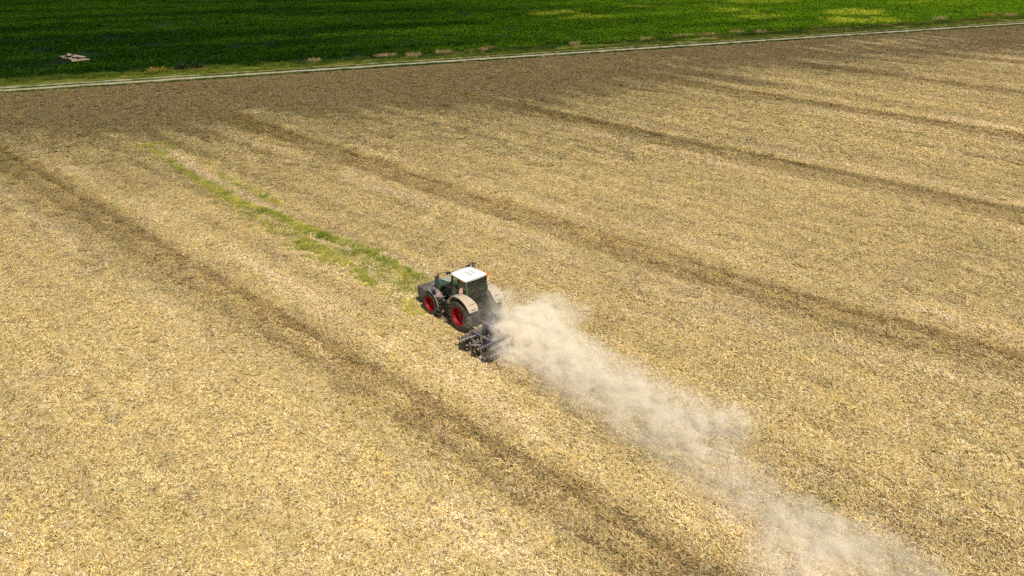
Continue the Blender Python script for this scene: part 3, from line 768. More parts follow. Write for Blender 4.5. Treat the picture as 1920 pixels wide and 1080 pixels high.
def make_wheel(name, root, x, y, R, W, rr, side, M, lugs):
    """side -1 left, +1 right; hub dish opens outwards"""
    c = (0, 0, 0); s = side
    t = MB()
    hw = W / 2
    prof = [(-hw * .80, rr), (-hw * .98, rr + .05), (-hw * 1.04, rr + (R - rr) * .45), (-hw * 1.0, R - .13), (-hw * .86, R - .06), (-hw * .45, R - .035), (0, R - .03),
            (hw * .45, R - .035), (hw * .86, R - .06), (hw * 1.0, R - .13), (hw * 1.04, rr + (R - rr) * .45), (hw * .98, rr + .05), (hw * .80, rr)]
    t.lathe(prof, c, 56)
    for i in range(lugs):
        for sg in (-1, 1):
            a = 2 * math.pi * (i + (0.5 if sg > 0 else 0)) / lugs
            ry = Matrix.Rotation(a, 3, 'X')
            # chevron lug from the centre line to the shoulder
            da = .13
            def pt(xx, rad, ang): return ry @ Vector((xx, rad * math.cos(ang), rad * math.sin(ang)))
            th = .030
            c8 = [pt(.0, R - .045, -th), pt(sg * hw * .98, R - .11, da - th), pt(sg * hw * .98, R - .11, da + th), pt(0, R - .045, th),
                  pt(.0, R + .006, -th * .8), pt(sg * hw * 1.0, R - .02, da - th * .8), pt(sg * hw * 1.0, R - .02, da + th * .8), pt(0, R + .006, th * .8)]
            t.hexa([tuple(p) for p in c8])
            c8 = [pt(sg * hw * .98, R - .20, da - th), pt(sg * hw * 1.05, R - .19, da - th), pt(sg * hw * 1.05, R - .19, da + th), pt(sg * hw * .98, R - .20, da + th),
                  pt(sg * hw * .90, R - .03, da - th), pt(sg * hw * 1.0, R - .02, da - th), pt(sg * hw * 1.0, R - .02, da + th), pt(sg * hw * .90, R - .03, da + th)]
            t.hexa([tuple(p) for p in c8])
    wh = empty(name, (x, y, R)); wh.parent = root
    t.build('tyre', M['tyre'], wh, 0, 40)
    o = MB()
    e = s * hw
    d = lambda f: e * f
    rim = [(d(.92), rr + .035), (d(.99), rr + .035), (d(.99), rr - .005), (d(.86), rr - .035), (d(.50), rr - .06), (d(.22), rr * .80), (d(.12), rr * .55), (d(.14), rr * .34), (d(.14), 0.02),
           (d(.02), .02), (d(.02), rr * .55), (d(.1), rr * .85), (d(-.5), rr - .07), (d(-.95), rr + .02), (d(-.95), rr + .03), (d(-.4), rr - .03)]
    o.lathe(rim, c, 48)
    o.build('rim', M['red'], wh, 0, 40)
    h = MB()
    h.tube((d(.10), 0, 0), (d(.42), 0, 0), rr * .26, 20); h.tube((d(.42), 0, 0), (d(.50), 0, 0), rr * .18, 16)
    for i in range(10):
        a = 2 * math.pi * i / 10
        h.tube((d(.12), rr * .42 * math.cos(a), rr * .42 * math.sin(a)), (d(.22), rr * .42 * math.cos(a), rr * .42 * math.sin(a)), .017, 6)
    h.build('hub', M['darkred'], wh, 0, 40)
    return wh

def make_tractor():
    M = dict(tyre=paint('tyre_rubber', rgb(.022, .021, .020), .85, 0, .28, spec=.2), red=paint('rim_red', rgb(.30, .001, .006), .5, 0, .01, 0, .15),
             darkred=paint('hub_red', rgb(.22, .002, .004), .4, 0, .05), green=paint('body_green', rgb(.018, .105, .045), .25, 0, .12, .6),
             black=paint('black_plastic', rgb(.012, .012, .012), .55, 0, .09), iron=paint('dark_iron', rgb(.022, .022, .022), .6, .3, .14),
             fend=paint('fender_dusty', rgb(.52, .435, .32), .6, 0, .3), ffend=paint('front_fender_grey', rgb(.15, .148, .142), .5, 0, .22),
             white=paint('roof_white', rgb(.88, .88, .86), .4, 0, .02, .3), grey=paint('ballast_grey', rgb(.085, .084, .085), .5, .1, .14),
             amber=paint('amber_lens', rgb(.85, .16, .01), .2, 0, .05), lamp_red=paint('red_lens', rgb(.30, .01, .01), .2, 0, .1), steel=paint('bare_steel', rgb(.45, .44, .42), .35, .8, .15),
             lamp=paint('lamp_glass', rgb(.55, .58, .60), .12, 0, .1), seat=paint('seat_cloth', rgb(.03, .03, .032), .9, 0, .1), lime=paint('emblem_orange', rgb(.62, .10, .03), .4, 0, .1),
             glass=glass_mat('cab_glass', rgb(.55, .86, .68), .12, rgb(.07, .26, .14), .08, .30), rglass=glass_mat('rear_glass', rgb(.62, .76, .60), .05), mirror=paint('mirror_glass', rgb(.5, .55, .6), .05, .9, .1),
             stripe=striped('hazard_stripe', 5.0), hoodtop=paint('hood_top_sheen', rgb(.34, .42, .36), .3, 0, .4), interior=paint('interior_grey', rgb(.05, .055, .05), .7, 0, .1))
    root = empty('tractor', (T_POS[0], T_POS[1], 0), T_YAW)
    tag(root, 'green tractor with white cab roof, red rims and front weight, pulling a blue disc harrow', 'tractor')
    # wheels
    for s in (-1, 1):
        make_wheel('rear_wheel', root, s * .975, 0, .96, .65, .52, s, M, 20)
        make_wheel('front_wheel', root, s * .99, 2.78, .75, .54, .415, s, M, 18)
    # chassis and drivetrain
    b = MB()
    b.box((0, .15, .98), (.72, 1.5, .62)); b.box((0, 1.55, .90), (.62, 1.9, .46)); b.box((0, 2.75, .98), (.50, 1.1, .40))
    b.tube((-.75, 0, .96), (.75, 0, .96), .17, 14); b.tube((-.8, 2.78, .75), (.8, 2.78, .75), .11, 12); b.box((0, 2.78, .78), (.5, .34, .26))
    b.box((0, 2.3, 1.30), (.46, 1.7, .46))
    b.build('chassis', M['iron'], root, .02)
    # fuel tank and toolbox between the axles
    for s in (-1, 1):
        t = MB(); t.prism([(.98, .55), (1.62, .52), (1.74, .70), (1.74, 1.22), (1.60, 1.34), (1.02, 1.34)], s * .48, s * 1.02)
        t.build('fuel_tank', M['black'], root, .03)
    # steps on both sides
    for s in (-1, 1):
        st = MB()
        for i in range(5):
            z = .42 + i * .235; st.box((s * (1.16 - .03 * i), 1.86, z), (.30, .26, .035)); st.box((s * (1.16 - .03 * i), 1.74, z + .03), (.30, .02, .07))
        for yy in (1.73, 1.99): st.hexa([(s * 1.30 - .015, yy - .015, .36), (s * 1.30 + .015, yy - .015, .36), (s * 1.30 + .015, yy + .015, .36), (s * 1.30 - .015, yy + .015, .36),
                                         (s * 1.17 - .015, yy - .015, 1.42), (s * 1.17 + .015, yy - .015, 1.42), (s * 1.17 + .015, yy + .015, 1.42), (s * 1.17 - .015, yy + .015, 1.42)])
        stp = st.build('step', M['iron'], root)
        for i in range(5): se = MB(); se.box((s * (1.315 - .03 * i), 1.86, .44 + i * .235), (.02, .25, .05)); se.build('tread_edge', M['grey'], stp)
        p = MB(); p.path([(s * 1.15, 1.55, .36), (s * 1.24, 1.30, .31), (s * 1.24, 1.02, .33)], .028, 8); p.build('step_rail', M['steel'], root)
    # hood: rounded section swept from the cab to the nose
    def hood_ring(y, wb, wt, zb, zt, n=6):
        pts = [(-wb, zb), (-wb * 1.02, zb + (zt - zb) * .55)]
        for i in range(n + 1):
            a = math.pi - math.pi * i / n
            pts.append((wt * math.cos(a) * 1.0, zt - .17 + .17 * math.sin(a)))
        pts += [(wb * 1.02, zb + (zt - zb) * .55), (wb, zb)]
        return [(x, y, z) for x, z in pts]
    rings = [hood_ring(1.42, .47, .47, 1.42, 2.16), hood_ring(1.9, .46, .45, 1.36, 2.14), hood_ring(2.5, .44, .43, 1.30, 2.06), hood_ring(3.0, .42, .40, 1.22, 1.97), hood_ring(3.26, .40, .36, 1.16, 1.86), hood_ring(3.36, .37, .30, 1.14, 1.70)]
    h = MB(); m = len(rings[0]); vs = [p for r in rings for p in r]; fs = []
    for i in range(len(rings) - 1):
        for j in range(m):
            fs.append((i * m + j, i * m + (j + 1) % m, (i + 1) * m + (j + 1) % m, (i + 1) * m + j))
    fs += [tuple(range(m))[::-1], tuple((len(rings) - 1) * m + j for j in range(m))]
    h.add(vs, fs); hood = h.build('hood', M['green'], root, .012)
    g = MB()
    for s in (-1, 1):       # dark side intakes framed by green
        g.add([(s * .475, 1.62, 1.42), (s * .478, 1.60, 1.86), (s * .474, 2.25, 1.88), (s * .462, 2.62, 1.74), (s * .455, 2.62, 1.38)], [(0, 1, 2, 3, 4)])
        g.add([(s * .488, 1.62, 1.42), (s * .490, 1.60, 1.86), (s * .484, 2.25, 1.88), (s * .472, 2.62, 1.74), (s * .468, 2.62, 1.38)], [(0, 1, 2, 3, 4), ])
        for i in range(6): g.box((s * .486, 1.72 + i * .16, 1.62), (.02, .03, .40))
    g.build('side_grille', M['black'], hood)
    n_ = MB(); n_.box((0, 3.385, 1.44), (.52, .04, .44)); 
    for i in range(5): n_.box((0, 3.41, 1.28 + i * .08), (.48, .02, .02))
    for s in (-1, 1):   # dark angular headlamp surround that stands up at the nose
        n_.add([(s * .43, 3.30, 1.30), (s * .43, 2.92, 1.52), (s * .415, 3.08, 1.96), (s * .35, 3.36, 1.74), (s * .37, 3.40, 1.30)], [(0, 1, 2, 3, 4)])
    n_.build('hood_grille', M['black'], hood)
    for s in (-1, 1):
        l = MB(); l.box((s * .28, 3.40, 1.60), (.14, .05, .11)); l.build('headlight', M['lamp'], hood, .01)
        e = MB(); e.box((s * .477, 1.72, 1.96), (.012, .34, .075)); e.build('emblem', M['lime'], hood)
    ml = MB(); ml.box((0, 2.15, 2.125), (.62, 1.35, .012), R=Matrix.Rotation(math.radians(-4.8), 3, 'X')); ml.build('hood_panel', M['hoodtop'], hood)  # pale colour paints the sky's sheen onto the dusty hood top
    # exhaust on the right, at the front post
    ex = MB(); ex.tube((.62, 1.52, 1.3), (.62, 1.52, 2.55), .085, 14); ex.tube((.62, 1.52, 2.55), (.62, 1.52, 3.02), .055, 12); ex.tube((.62, 1.52, 3.02), (.66, 1.42, 3.12), .055, 12)
    ex.build('exhaust', M['iron'], root)
    # front linkage and weight block
    fl = MB()
    for s in (-1, 1):
        fl.box((s * .30, 3.62, .82), (.09, .7, .16)); fl.tube((s * .30, 3.42, 1.15), (s * .30, 3.8, .85), .04, 8)
    fl.box((0, 3.42, .95), (.74, .14, .55)); fl.tube((0, 3.4, 1.25), (0, 3.86, 1.14), .035, 8)
    fl.build('front_linkage', M['iron'], root, .01)
    bw = MB(); bw.prism([(3.80, .60), (3.82, 1.22), (3.90, 1.27), (4.40, 1.25), (4.50, 1.16), (4.46, .60), (4.36, .50), (3.9, .50)], -.88, .88)
    w_ = bw.build('ballast_weight', M['grey'], root, .03)
    bl = MB(); bl.box((0, 4.0, 1.30), (.50, .26, .07)); bl.tube((-.3, 3.83, 1.31), (.3, 3.83, 1.31), .035, 8); bl.build('ballast_bracket', M['steel'], w_, .01)
    # fenders
    for s in (-1, 1):
        o = [(.90, 1.50), (.84, 1.72), (.66, 1.98), (.42, 2.15), (.12, 2.22), (-.22, 2.21), (-.55, 2.11), (-.82, 1.95), (-1.00, 1.77), (-1.09, 1.58)]
        i_ = [(.86, 1.50), (.80, 1.70), (.63, 1.94), (.40, 2.10), (.11, 2.165), (-.21, 2.155), (-.53, 2.055), (-.79, 1.90), (-.96, 1.73), (-1.04, 1.58)]
        f = MB(); f.shell(o, i_, [s * q for q in (.99, .96, .92, .87, .81, .75, .68, .63, .62, .68)], [s * q for q in (1.29,) * 9 + (1.25,)])
        # outer lip and inner wall
        lip = [(y * .965, 1.0 + (z - 1.0) * .955) for y, z in o]
        f.band(o, lip, s * 1.292, s * 1.32)
        wall = [(y * .5, .95 + (z - .95) * .55) for y, z in o]
        f.band(i_[4:], wall[4:], s * .72, s * .735)
        fd = f.build('rear_fender', M['fend'], root, .018, 50)
        tl = MB()
        for q in range(4): tl.box((s * (.78 + q * .105), -.845, 1.935), (.075, .03, .075), R=Matrix.Rotation(math.radians(42), 3, 'X'))
        tl.build('tail_light', M['lamp_red'], fd, .008)
        me = text_mesh('VARIO', .11); me.materials.append(M['black'])
        lt = bpy.data.objects.new('lettering', me); COL.objects.link(lt); lt.parent = fd
        lt.matrix_local = Matrix.Translation((s * .97, -1.05, 1.685)) @ Matrix.Rotation(math.radians(65), 4, 'X')
        o2 = arc(2.78, .75, .90, 62, 186, 14); i2 = arc(2.78, .75, .865, 62, 186, 14)
        f2 = MB(); f2.band(o2, i2, s * .72, s * 1.27); f2.band(arc(2.78, .75, .905, 62, 186, 14), arc(2.78, .75, .84, 62, 186, 14), s * 1.272, s * 1.295)
        f2.tube((s * .45, 2.5, 1.3), (s * .80, 2.5, 1.56), .03, 8); f2.tube((s * .45, 2.2, 1.2), (s * .80, 2.1, 1.33), .03, 8)
        ff = f2.build('front_fender', M['ffend'], root, .012, 50)
        fh = MB(); fh.box((s * 1.0, 2.80, 1.655), (.16, .07, .02)); fh.build('fender_clip', M['black'], ff)
    # cab: floor, posts, panes, roof
    c = MB(); c.prism([(-.28, 1.40), (1.42, 1.25), (1.52, 1.42), (1.52, 1.62), (.95, 1.60), (.62, 1.95), (-.16, 2.04), (-.28, 1.95)], -.72, .72)
    c.build('cab_floor', M['black'], root, .02)
    def post(p0, p1, w, d):
        return [(p0[0] - w, p0[1] - d, p0[2]), (p0[0] + w, p0[1] - d, p0[2]), (p0[0] + w, p0[1] + d, p0[2]), (p0[0] - w, p0[1] + d, p0[2]),
                (p1[0] - w, p1[1] - d, p1[2]), (p1[0] + w, p1[1] - d, p1[2]), (p1[0] + w, p1[1] + d, p1[2]), (p1[0] - w, p1[1] + d, p1[2])]
    A0, A1, B0, B1, C0, C1 = (.56, 1.46, 1.55), (.58, 1.30, 2.99), (.80, .56, 1.62), (.76, .50, 2.99), (.74, -.22, 1.98), (.70, -.10, 2.99)
    for s in (-1, 1):
        sg = lambda p: (p[0] * s, p[1], p[2])
        a = MB(); a.hexa(post(sg(A0), sg(A1), .045, .055)); a.build('cab_post', M['black'], root, .01)
        a = MB(); a.hexa(post(sg(B0), sg(B1), .035, .065)); a.build('cab_post', M['black'], root, .01)
        a = MB(); a.hexa(post(sg(C0), sg(C1), .045, .055)); a.build('cab_post', M['green'], root, .01)
        a = MB(); a.hexa([sg((.60, 1.42, 1.50)), sg((.60, 1.46, 1.50)), sg((.83, .6, 1.55)), sg((.79, .56, 1.55)), sg((.60, 1.42, 1.60)), sg((.60, 1.46, 1.60)), sg((.83, .6, 1.65)), sg((.79, .56, 1.65))])
        a.build('cab_sill', M['green'], root)
        d = MB(); d.add([sg((.585, 1.42, 1.62)), sg((.80, .62, 1.66)), sg((.765, .56, 2.95)), sg((.60, 1.27, 2.95))], [(0, 1, 2, 3)]); dr = d.build('door_window', M['glass'], root)
        hd = MB(); hd.box((s * .815, .74, 1.95), (.03, .05, .16)); hd.build('handle', M['black'], dr)
        d = MB(); d.add([sg((.80, .50, 2.0)), sg((.752, -.15, 2.06)), sg((.715, -.05, 2.95)), sg((.765, .45, 2.95))], [(0, 1, 2, 3)]); d.build('side_window', M['glass'], root)
    d = MB(); d.add([(-.70, -.225, 2.06), (.70, -.225, 2.06), (.66, -.105, 2.95), (-.66, -.105, 2.95)], [(0, 1, 2, 3)]); rw = d.build('rear_window', M['rglass'], root)
    d = MB(); d.tube((-.25, -.20, 2.30), (.45, -.16, 2.52), .012, 6); d.box((.46, -.23, 2.2), (.10, .04, .08)); d.build('wiper', M['black'], rw)
    d = MB(); d.add([(-.53, 1.50, 1.62), (.53, 1.50, 1.62), (.55, 1.33, 2.95), (-.55, 1.33, 2.95)], [(0, 1, 2, 3)]); d.build('windscreen', M['glass'], root)
    for (y0, z0) in ((-.15, 2.96), (-.235, 2.03)): fr = MB(); fr.tube((-.70, y0, z0), (.70, y0, z0), .038, 8); fr.build('window_frame', M['black'], root)
    # roof: slightly domed cap with ribs
    nx, ny = 12, 12; vs, fs = [], []
    def edge(u, v):   # u across, v front/back, rounded rectangle outline
        hw = .80 * (1 - .05 * v) ; y = .57 + .78 * v
        r = max(abs(u), abs(v)); return u * hw * (1 - .05 * max(0, abs(v) - .7) / .3 * abs(u)), y - .06 * (abs(u) ** 3) * (1 if v > 0 else -1) * abs(v), r
    for j in range(ny + 1):
        for i in range(nx + 1):
            u, v = -1 + 2 * i / nx, -1 + 2 * j / ny
            x, y, r = edge(u, v)
            z = 3.205 - .10 * r ** 6 - .025 * u * u + (.016 if (abs(abs(u) - .35) < .12 and abs(v) < .72) else 0)
            vs.append((x, y, z))
    n1 = len(vs)
    for j in range(ny + 1):
        for i in range(nx + 1):
            u, v = -1 + 2 * i / nx, -1 + 2 * j / ny
            x, y, r = edge(u * .96, v * .96); vs.append((x, y, 2.985))
    W = nx + 1
    for j in range(ny):
        for i in range(nx):
            q = (j * W + i, j * W + i + 1, (j + 1) * W + i + 1, (j + 1) * W + i); fs.append(q); fs.append(tuple(n1 + k for k in q[::-1]))
    rim = [i for i in range(W)] + [j * W + nx for j in range(1, W)] + [ny * W + i for i in range(nx - 1, -1, -1)] + [j * W for j in range(ny - 1, 0, -1)]
    for a, b2 in zip(rim, rim[1:] + rim[:1]): fs.append((a, n1 + a, n1 + b2, b2))
    r_ = MB(); r_.add(vs, fs); roof = r_.build('cab_roof', M['white'], root, 0, 40)
    hv = MB()
    hv.box((-.18, .35, 3.213), (.035, .62, .012)); hv.box((.16, .42, 3.213), (.03, .5, .012)); hv.build('roof_groove', M['ffend'], roof)
    for s in (-1, 1):
        t = MB(); t.box((s * .78, .05 if s < 0 else -.12, 3.03), (.12, .22, .07)); t.build('indicator', M['amber'], roof, .015)
        for q in (.60, .34): t = MB(); t.tube((s * q, -.25, 2.98), (s * q, -.33, 2.97), .06, 12); t.build('work_light', M['iron'], roof)
        for q in (.66, .42): t = MB(); t.tube((s * q, 1.36, 3.02), (s * q, 1.47, 3.02), .065, 12); t.build('work_light', M['black'], roof)
    be = MB(); be.tube((.86, -.16, 3.05), (.86, -.16, 3.10), .03, 10); be.tube((.86, -.16, 3.08), (.86, -.16, 3.19), .075, 14, .06); be.build('beacon', M['amber'], roof)
    for s in (-1, 1):
        a = MB(); a.path([(s * .62, 1.40, 3.04), (s * .98, 1.62, 3.10), (s * 1.30, 1.72, 3.06), (s * 1.34, 1.74, 2.95)], .026, 8)
        a.box((s * .74, 1.46, 3.05), (.30, .14, .12), R=Matrix.Rotation(s * .5, 3, 'Z')); arm = a.build('mirror_arm', M['black'], root, .01)
        a = MB(); a.box((s * 1.36, 1.76, 2.66), (.26, .10, .62)); mh = a.build('mirror', M['black'], root, .03)
        a = MB(); a.box((s * 1.36, 1.706, 2.66), (.22, .012, .56)); a.build('mirror_glass', M['mirror'], mh)
    ah = MB(); ah.tube((.42, 1.05, 3.15), (.42, 1.05, 3.42), .012, 6); ah.tube((.55, 1.15, 3.15), (.55, 1.15, 3.34), .035, 8); ah.build('antenna', M['black'], roof)
    # inside the cab
    se = MB(); se.box((0, .28, 2.02), (.52, .50, .14)); se.box((0, .02, 2.38), (.50, .13, .66), R=Matrix.Rotation(math.radians(10), 3, 'X')); se.box((0, -.05, 2.80), (.26, .09, .18)); se.box((.36, .30, 2.22), (.12, .50, .10)); se.box((-.36, .30, 2.22), (.10, .42, .07))
    se.build('seat', M['seat'], root, .03)
    sw = MB(); ring = [(.20 * math.cos(a * math.pi / 10), .92 + .20 * math.sin(a * math.pi / 10) * .85, 2.26 + .20 * math.sin(a * math.pi / 10) * .5) for a in range(21)]
    sw.path(ring, .016, 6); sw.tube((0, .92, 2.26), (0, 1.18, 1.62), .05, 8); sw.build('steering_wheel', M['interior'], root)
    ds = MB(); ds.box((0, 1.28, 1.92), (.46, .26, .56)); ds.build('dashboard', M['interior'], root, .03)
    ds = MB(); ds.box((.42, .78, 2.42), (.05, .20, .26)); ds.build('monitor', M['interior'], root, .01)
    # warning boards on the fender and step
    for s in (-1, 1):
        a = MB(); a.box((s * .95, .08, 2.45), (.30, .02, .34), R=Matrix.Rotation(s * -.25, 3, 'Z')); wb = a.build('warning_board', M['stripe'], root)
        a = MB(); a.tube((s * .90, .10, 2.18), (s * .92, .10, 2.40), .014, 6); a.tube((s * .80, -.02, 2.16), (s * .80, -.02, 2.40), .022, 6); a.tube((s * .80, -.02, 2.40), (s * .80, -.10, 2.40), .05, 10); a.build('lamp_bracket', M['black'], wb)
        a = MB(); a.box((s * 1.16, 1.98, 1.60), (.24, .05, .20), R=Matrix.Rotation(s * -.2, 3, 'Z')); a.build('warning_board', M['stripe'], root)
    # rear hitch
    hi = MB()
    for s in (-1, 1):
        hi.hexa([(s * .30 - .03, -.40, .66), (s * .30 + .03, -.40, .66), (s * .42 + .03, -1.25, .62), (s * .42 - .03, -1.25, .62), (s * .30 - .03, -.40, .76), (s * .30 + .03, -.40, .76), (s * .42 + .03, -1.25, .72), (s * .42 - .03, -1.25, .72)])
        hi.tube((s * .38, -.9, .70), (s * .34, -.55, 1.42), .03, 8); hi.tube((s * .34, -.30, 1.40), (s * .34, -.75, 1.46), .05, 8)
    hi.tube((0, -.40, 1.25), (0, -1.35, 1.20), .045, 10); hi.box((0, -.55, .95), (.56, .26, .62)); hi.tube((-.5, -.62, 1.62), (.5, -.62, 1.62), .03, 8)
    for i in range(5): hi.tube((-.24 + i * .12, -.60, 1.45), (-.24 + i * .12, -.72, 1.45), .035, 8)
    hi.build('rear_hitch', M['iron'], root, .008)
    for s in (-1, 1):
        mf = MB(); mf.band(arc(0, .96, 1.03, 150, 205, 8), arc(0, .96, 1.0, 150, 205, 8), s * .64, s * 1.0); mf.build('mud_flap', M['black'], root)
    return root

# ----------------------------------------------------------------------------------------------- disc harrow
def make_harrow():
    M = dict(blue=paint('frame_blue', rgb(.032, .048, .125), .42, 0, .32), dark=paint('disc_steel', rgb(.03, .027, .025), .5, .3, .16), rub=paint('rubber_mount', rgb(.14, .10, .065), .8, 0, .3),
             ring=paint('roller_steel', rgb(.07, .06, .05), .55, .4, .5), pale=paint('worn_steel', rgb(.42, .40, .37), .45, .5, .35), stripe=striped('board_stripe', 4.0))
    ca, sa = math.cos(T_YAW), math.sin(T_YAW); oy = -2.6
    root = empty('disc_harrow', (T_POS[0] - sa * oy, T_POS[1] + ca * oy, 0), T_YAW)
    tag(root, 'blue mounted disc harrow with rear roller, half hidden in its own dust', 'harrow')
    Y = lambda y: y - oy                   # below, y is given in the frame of the tractor
    f = MB()
    f.box((-.05, Y(-1.62), .60), (4.9, .12, .12)); f.box((0, Y(-2.55), .60), (4.6, .12, .12))
    for x in (-2.0, -.75, .75, 2.0): f.box((x, Y(-2.08), .62), (.11, .82, .10))
    for x in (-.55, .55): f.box((x, Y(-1.72), 1.02), (.10, .5, .42))
    for x in (-1.55, 1.55):                # long arms back to the roller
        f.hexa([(x - .07, Y(-1.5), .67), (x + .07, Y(-1.5), .67), (x + .07, Y(-3.33), .74), (x - .07, Y(-3.33), .74), (x - .07, Y(-1.5), .80), (x + .07, Y(-1.5), .80), (x + .07, Y(-3.33), .86), (x - .07, Y(-3.33), .86)])
    f.box((0, Y(-3.40), .80), (4.9, .10, .10))
    f.build('frame', M['blue'], root, .012)
    h = MB()
    for s in (-1, 1):
        h.hexa([(s * .42 - .03, Y(-1.25), .60), (s * .42 + .03, Y(-1.25), .60), (s * .42 + .03, Y(-1.62), .70), (s * .42 - .03, Y(-1.62), .70), (s * .14 - .03, Y(-1.34), 1.36), (s * .14 + .03, Y(-1.34), 1.36), (s * .14 + .03, Y(-1.55), 1.36), (s * .14 - .03, Y(-1.55), 1.36)])
        h.tube((s * .14, Y(-1.45), 1.32), (s * .3, Y(-2.5), .86), .04, 8)
    h.build('headstock', M['blue'], root, .01)
    bx = MB(); bx.box((-.62, Y(-1.98), 1.02), (.66, .46, .30)); bx.tube((-.62, Y(-1.98), 1.17), (-.1, Y(-2.5), 1.2), .025, 8); bx.build('fold_cylinder', M['blue'], root, .04)
    # discs on sprung arms, two rows set at opposite angles
    def disc_meshes(rowsign):
        d = MB(); R_ = .27; n = 22; sg = rowsign
        rot = Matrix.Rotation(math.radians(17 * sg), 4, 'Z') @ Matrix.Rotation(math.radians(12 * sg), 4, 'Y')
        vs, fs = [], []
        for k, (rr, xx) in enumerate([(.0, .075), (.09, .068), (.17, .045), (.235, .018), (.27, .0)]):
            for i in range(n):
                a = 2 * math.pi * i / n; q = rr * (1 - .07 * (i % 2) * (k == 4)); vs.append((xx * sg, q * math.cos(a), q * math.sin(a)))
        for k in range(4):
            for i in range(n): fs.append((k * n + i, k * n + (i + 1) % n, (k + 1) * n + (i + 1) % n, (k + 1) * n + i))
        d.add(vs, fs, 0, rot); d.tube((0, 0, 0), tuple((rot @ Vector((.13 * sg, 0, 0)))), .06, 10)
        a = MB(); a.path([tuple(rot @ Vector((.12 * sg, 0, 0))), (.10 * sg, .10, .20), (.06 * sg, .26, .36), (0.0, .34, .36)], .03, 8)
        c = MB(); c.tube((0, .34, .42), (0, .34, .56), .075, 10); c.tube((0, .34, .56), (0, .34, .60), .045, 8)
        return d, a, c
    protos = {}
    for row, (y, sg) in enumerate(((-1.95, 1), (-2.88, -1))):
        for i in range(20):
            x = -2.52 + i * .262 + (.05 if row else 0)
            if row not in protos:
                d, a, c = disc_meshes(sg)
                o = d.build('disc', M['dark'], root, 0, 40); ar = a.build('disc_arm', M['dark'], o); ct = c.build('rubber_mount', M['rub'], o, .01)
                protos[row] = (o, ar, ct); 
            else:
                o0, a0, c0 = protos[row]
                o = o0.copy(); COL.objects.link(o); o.parent = root
                for q in (a0, c0):
                    z = q.copy(); COL.objects.link(z); z.parent = o
            o.location = (x, Y(y), .235)
    # stay bars at both ends
    for s in (-1, 1):
        b = MB(); b.tube((s * 2.52, Y(-1.75), .62), (s * 1.95, Y(-2.25), .90), .04, 8); b.tube((s * 2.0, Y(-2.9), .62), (s * 2.55, Y(-2.3), .56), .035, 8); b.build('stay_bar', M['pale'], root)
    # packer roller
    rl = MB(); rl.tube((-2.42, Y(-3.75), .30), (2.42, Y(-3.75), .30), .14, 16)
    roller = rl.build('roller', M['ring'], root)
    for i in range(33):
        if i == 0:
            rg = MB(); x = 0
            rg.lathe([(-.02, .14), (-.055, .24), (0, .30), (.055, .24), (.02, .14)], (0, 0, 0), 24)
            o0 = rg.build('roller_ring', M['ring'], roller, 0, 30); o = o0
        else:
            o = o0.copy(); COL.objects.link(o); o.parent = roller
        o.location = (-2.36 + i * .1475, Y(-3.75), .30)
    for s in (-1, 1):
        e = MB(); e.hexa([(s * 2.50 - .02, Y(-3.30), .74), (s * 2.50 + .02, Y(-3.30), .74), (s * 2.50 + .02, Y(-3.46), .74), (s * 2.50 - .02, Y(-3.46), .74),
                         (s * 2.50 - .02, Y(-3.30), .92), (s * 2.50 + .02, Y(-3.30), .92), (s * 2.50 + .02, Y(-3.46), .92), (s * 2.50 - .02, Y(-3.46), .92)])
        e.hexa([(s * 2.50 - .025, Y(-3.66), .22), (s * 2.50 + .025, Y(-3.66), .22), (s * 2.50 + .025, Y(-3.84), .22), (s * 2.50 - .025, Y(-3.84), .22),
                (s * 2.50 - .025, Y(-3.32), .86), (s * 2.50 + .025, Y(-3.32), .86), (s * 2.50 + .025, Y(-3.46), .86), (s * 2.50 - .025, Y(-3.46), .86)])
        e.tube((s * 2.45, Y(-3.75), .30), (s * 2.56, Y(-3.75), .30), .12, 14); e.build('roller_bracket', M['blue'], root, .01)
    sc = MB(); sc.box((0, Y(-4.12), .55), (4.8, .07, .07))
    for i in range(32): sc.box((-2.29 + i * .1475, Y(-4.06), .43), (.05, .03, .22), R=Matrix.Rotation(-.4, 3, 'X'))
    sc.build('scraper_bar', M['pale'], root)
    # lighting boards on brackets at the back
    br = MB(); br.tube((-1.3, Y(-4.22), .92), (1.95, Y(-4.22), .92), .022, 8)
    for x in (BOARD_X[0], BOARD_X[1]): br.tube((x, Y(-4.22), .92), (x, Y(-3.4), .86), .022, 8); br.tube((x, Y(-4.24), .85), (x, Y(-4.24), 1.25), .02, 8)
    br.build('board_bracket', M['pale'], root)
    for x in BOARD_X:
        b = MB(); b.box((x, Y(-4.28), 1.22), (.44, .02, .44)); b.build('warning_board', M['stripe'], root)
    return root

BOARD_X = (-.62, 1.62)
def build_machines():
    make_tractor(); make_harrow()


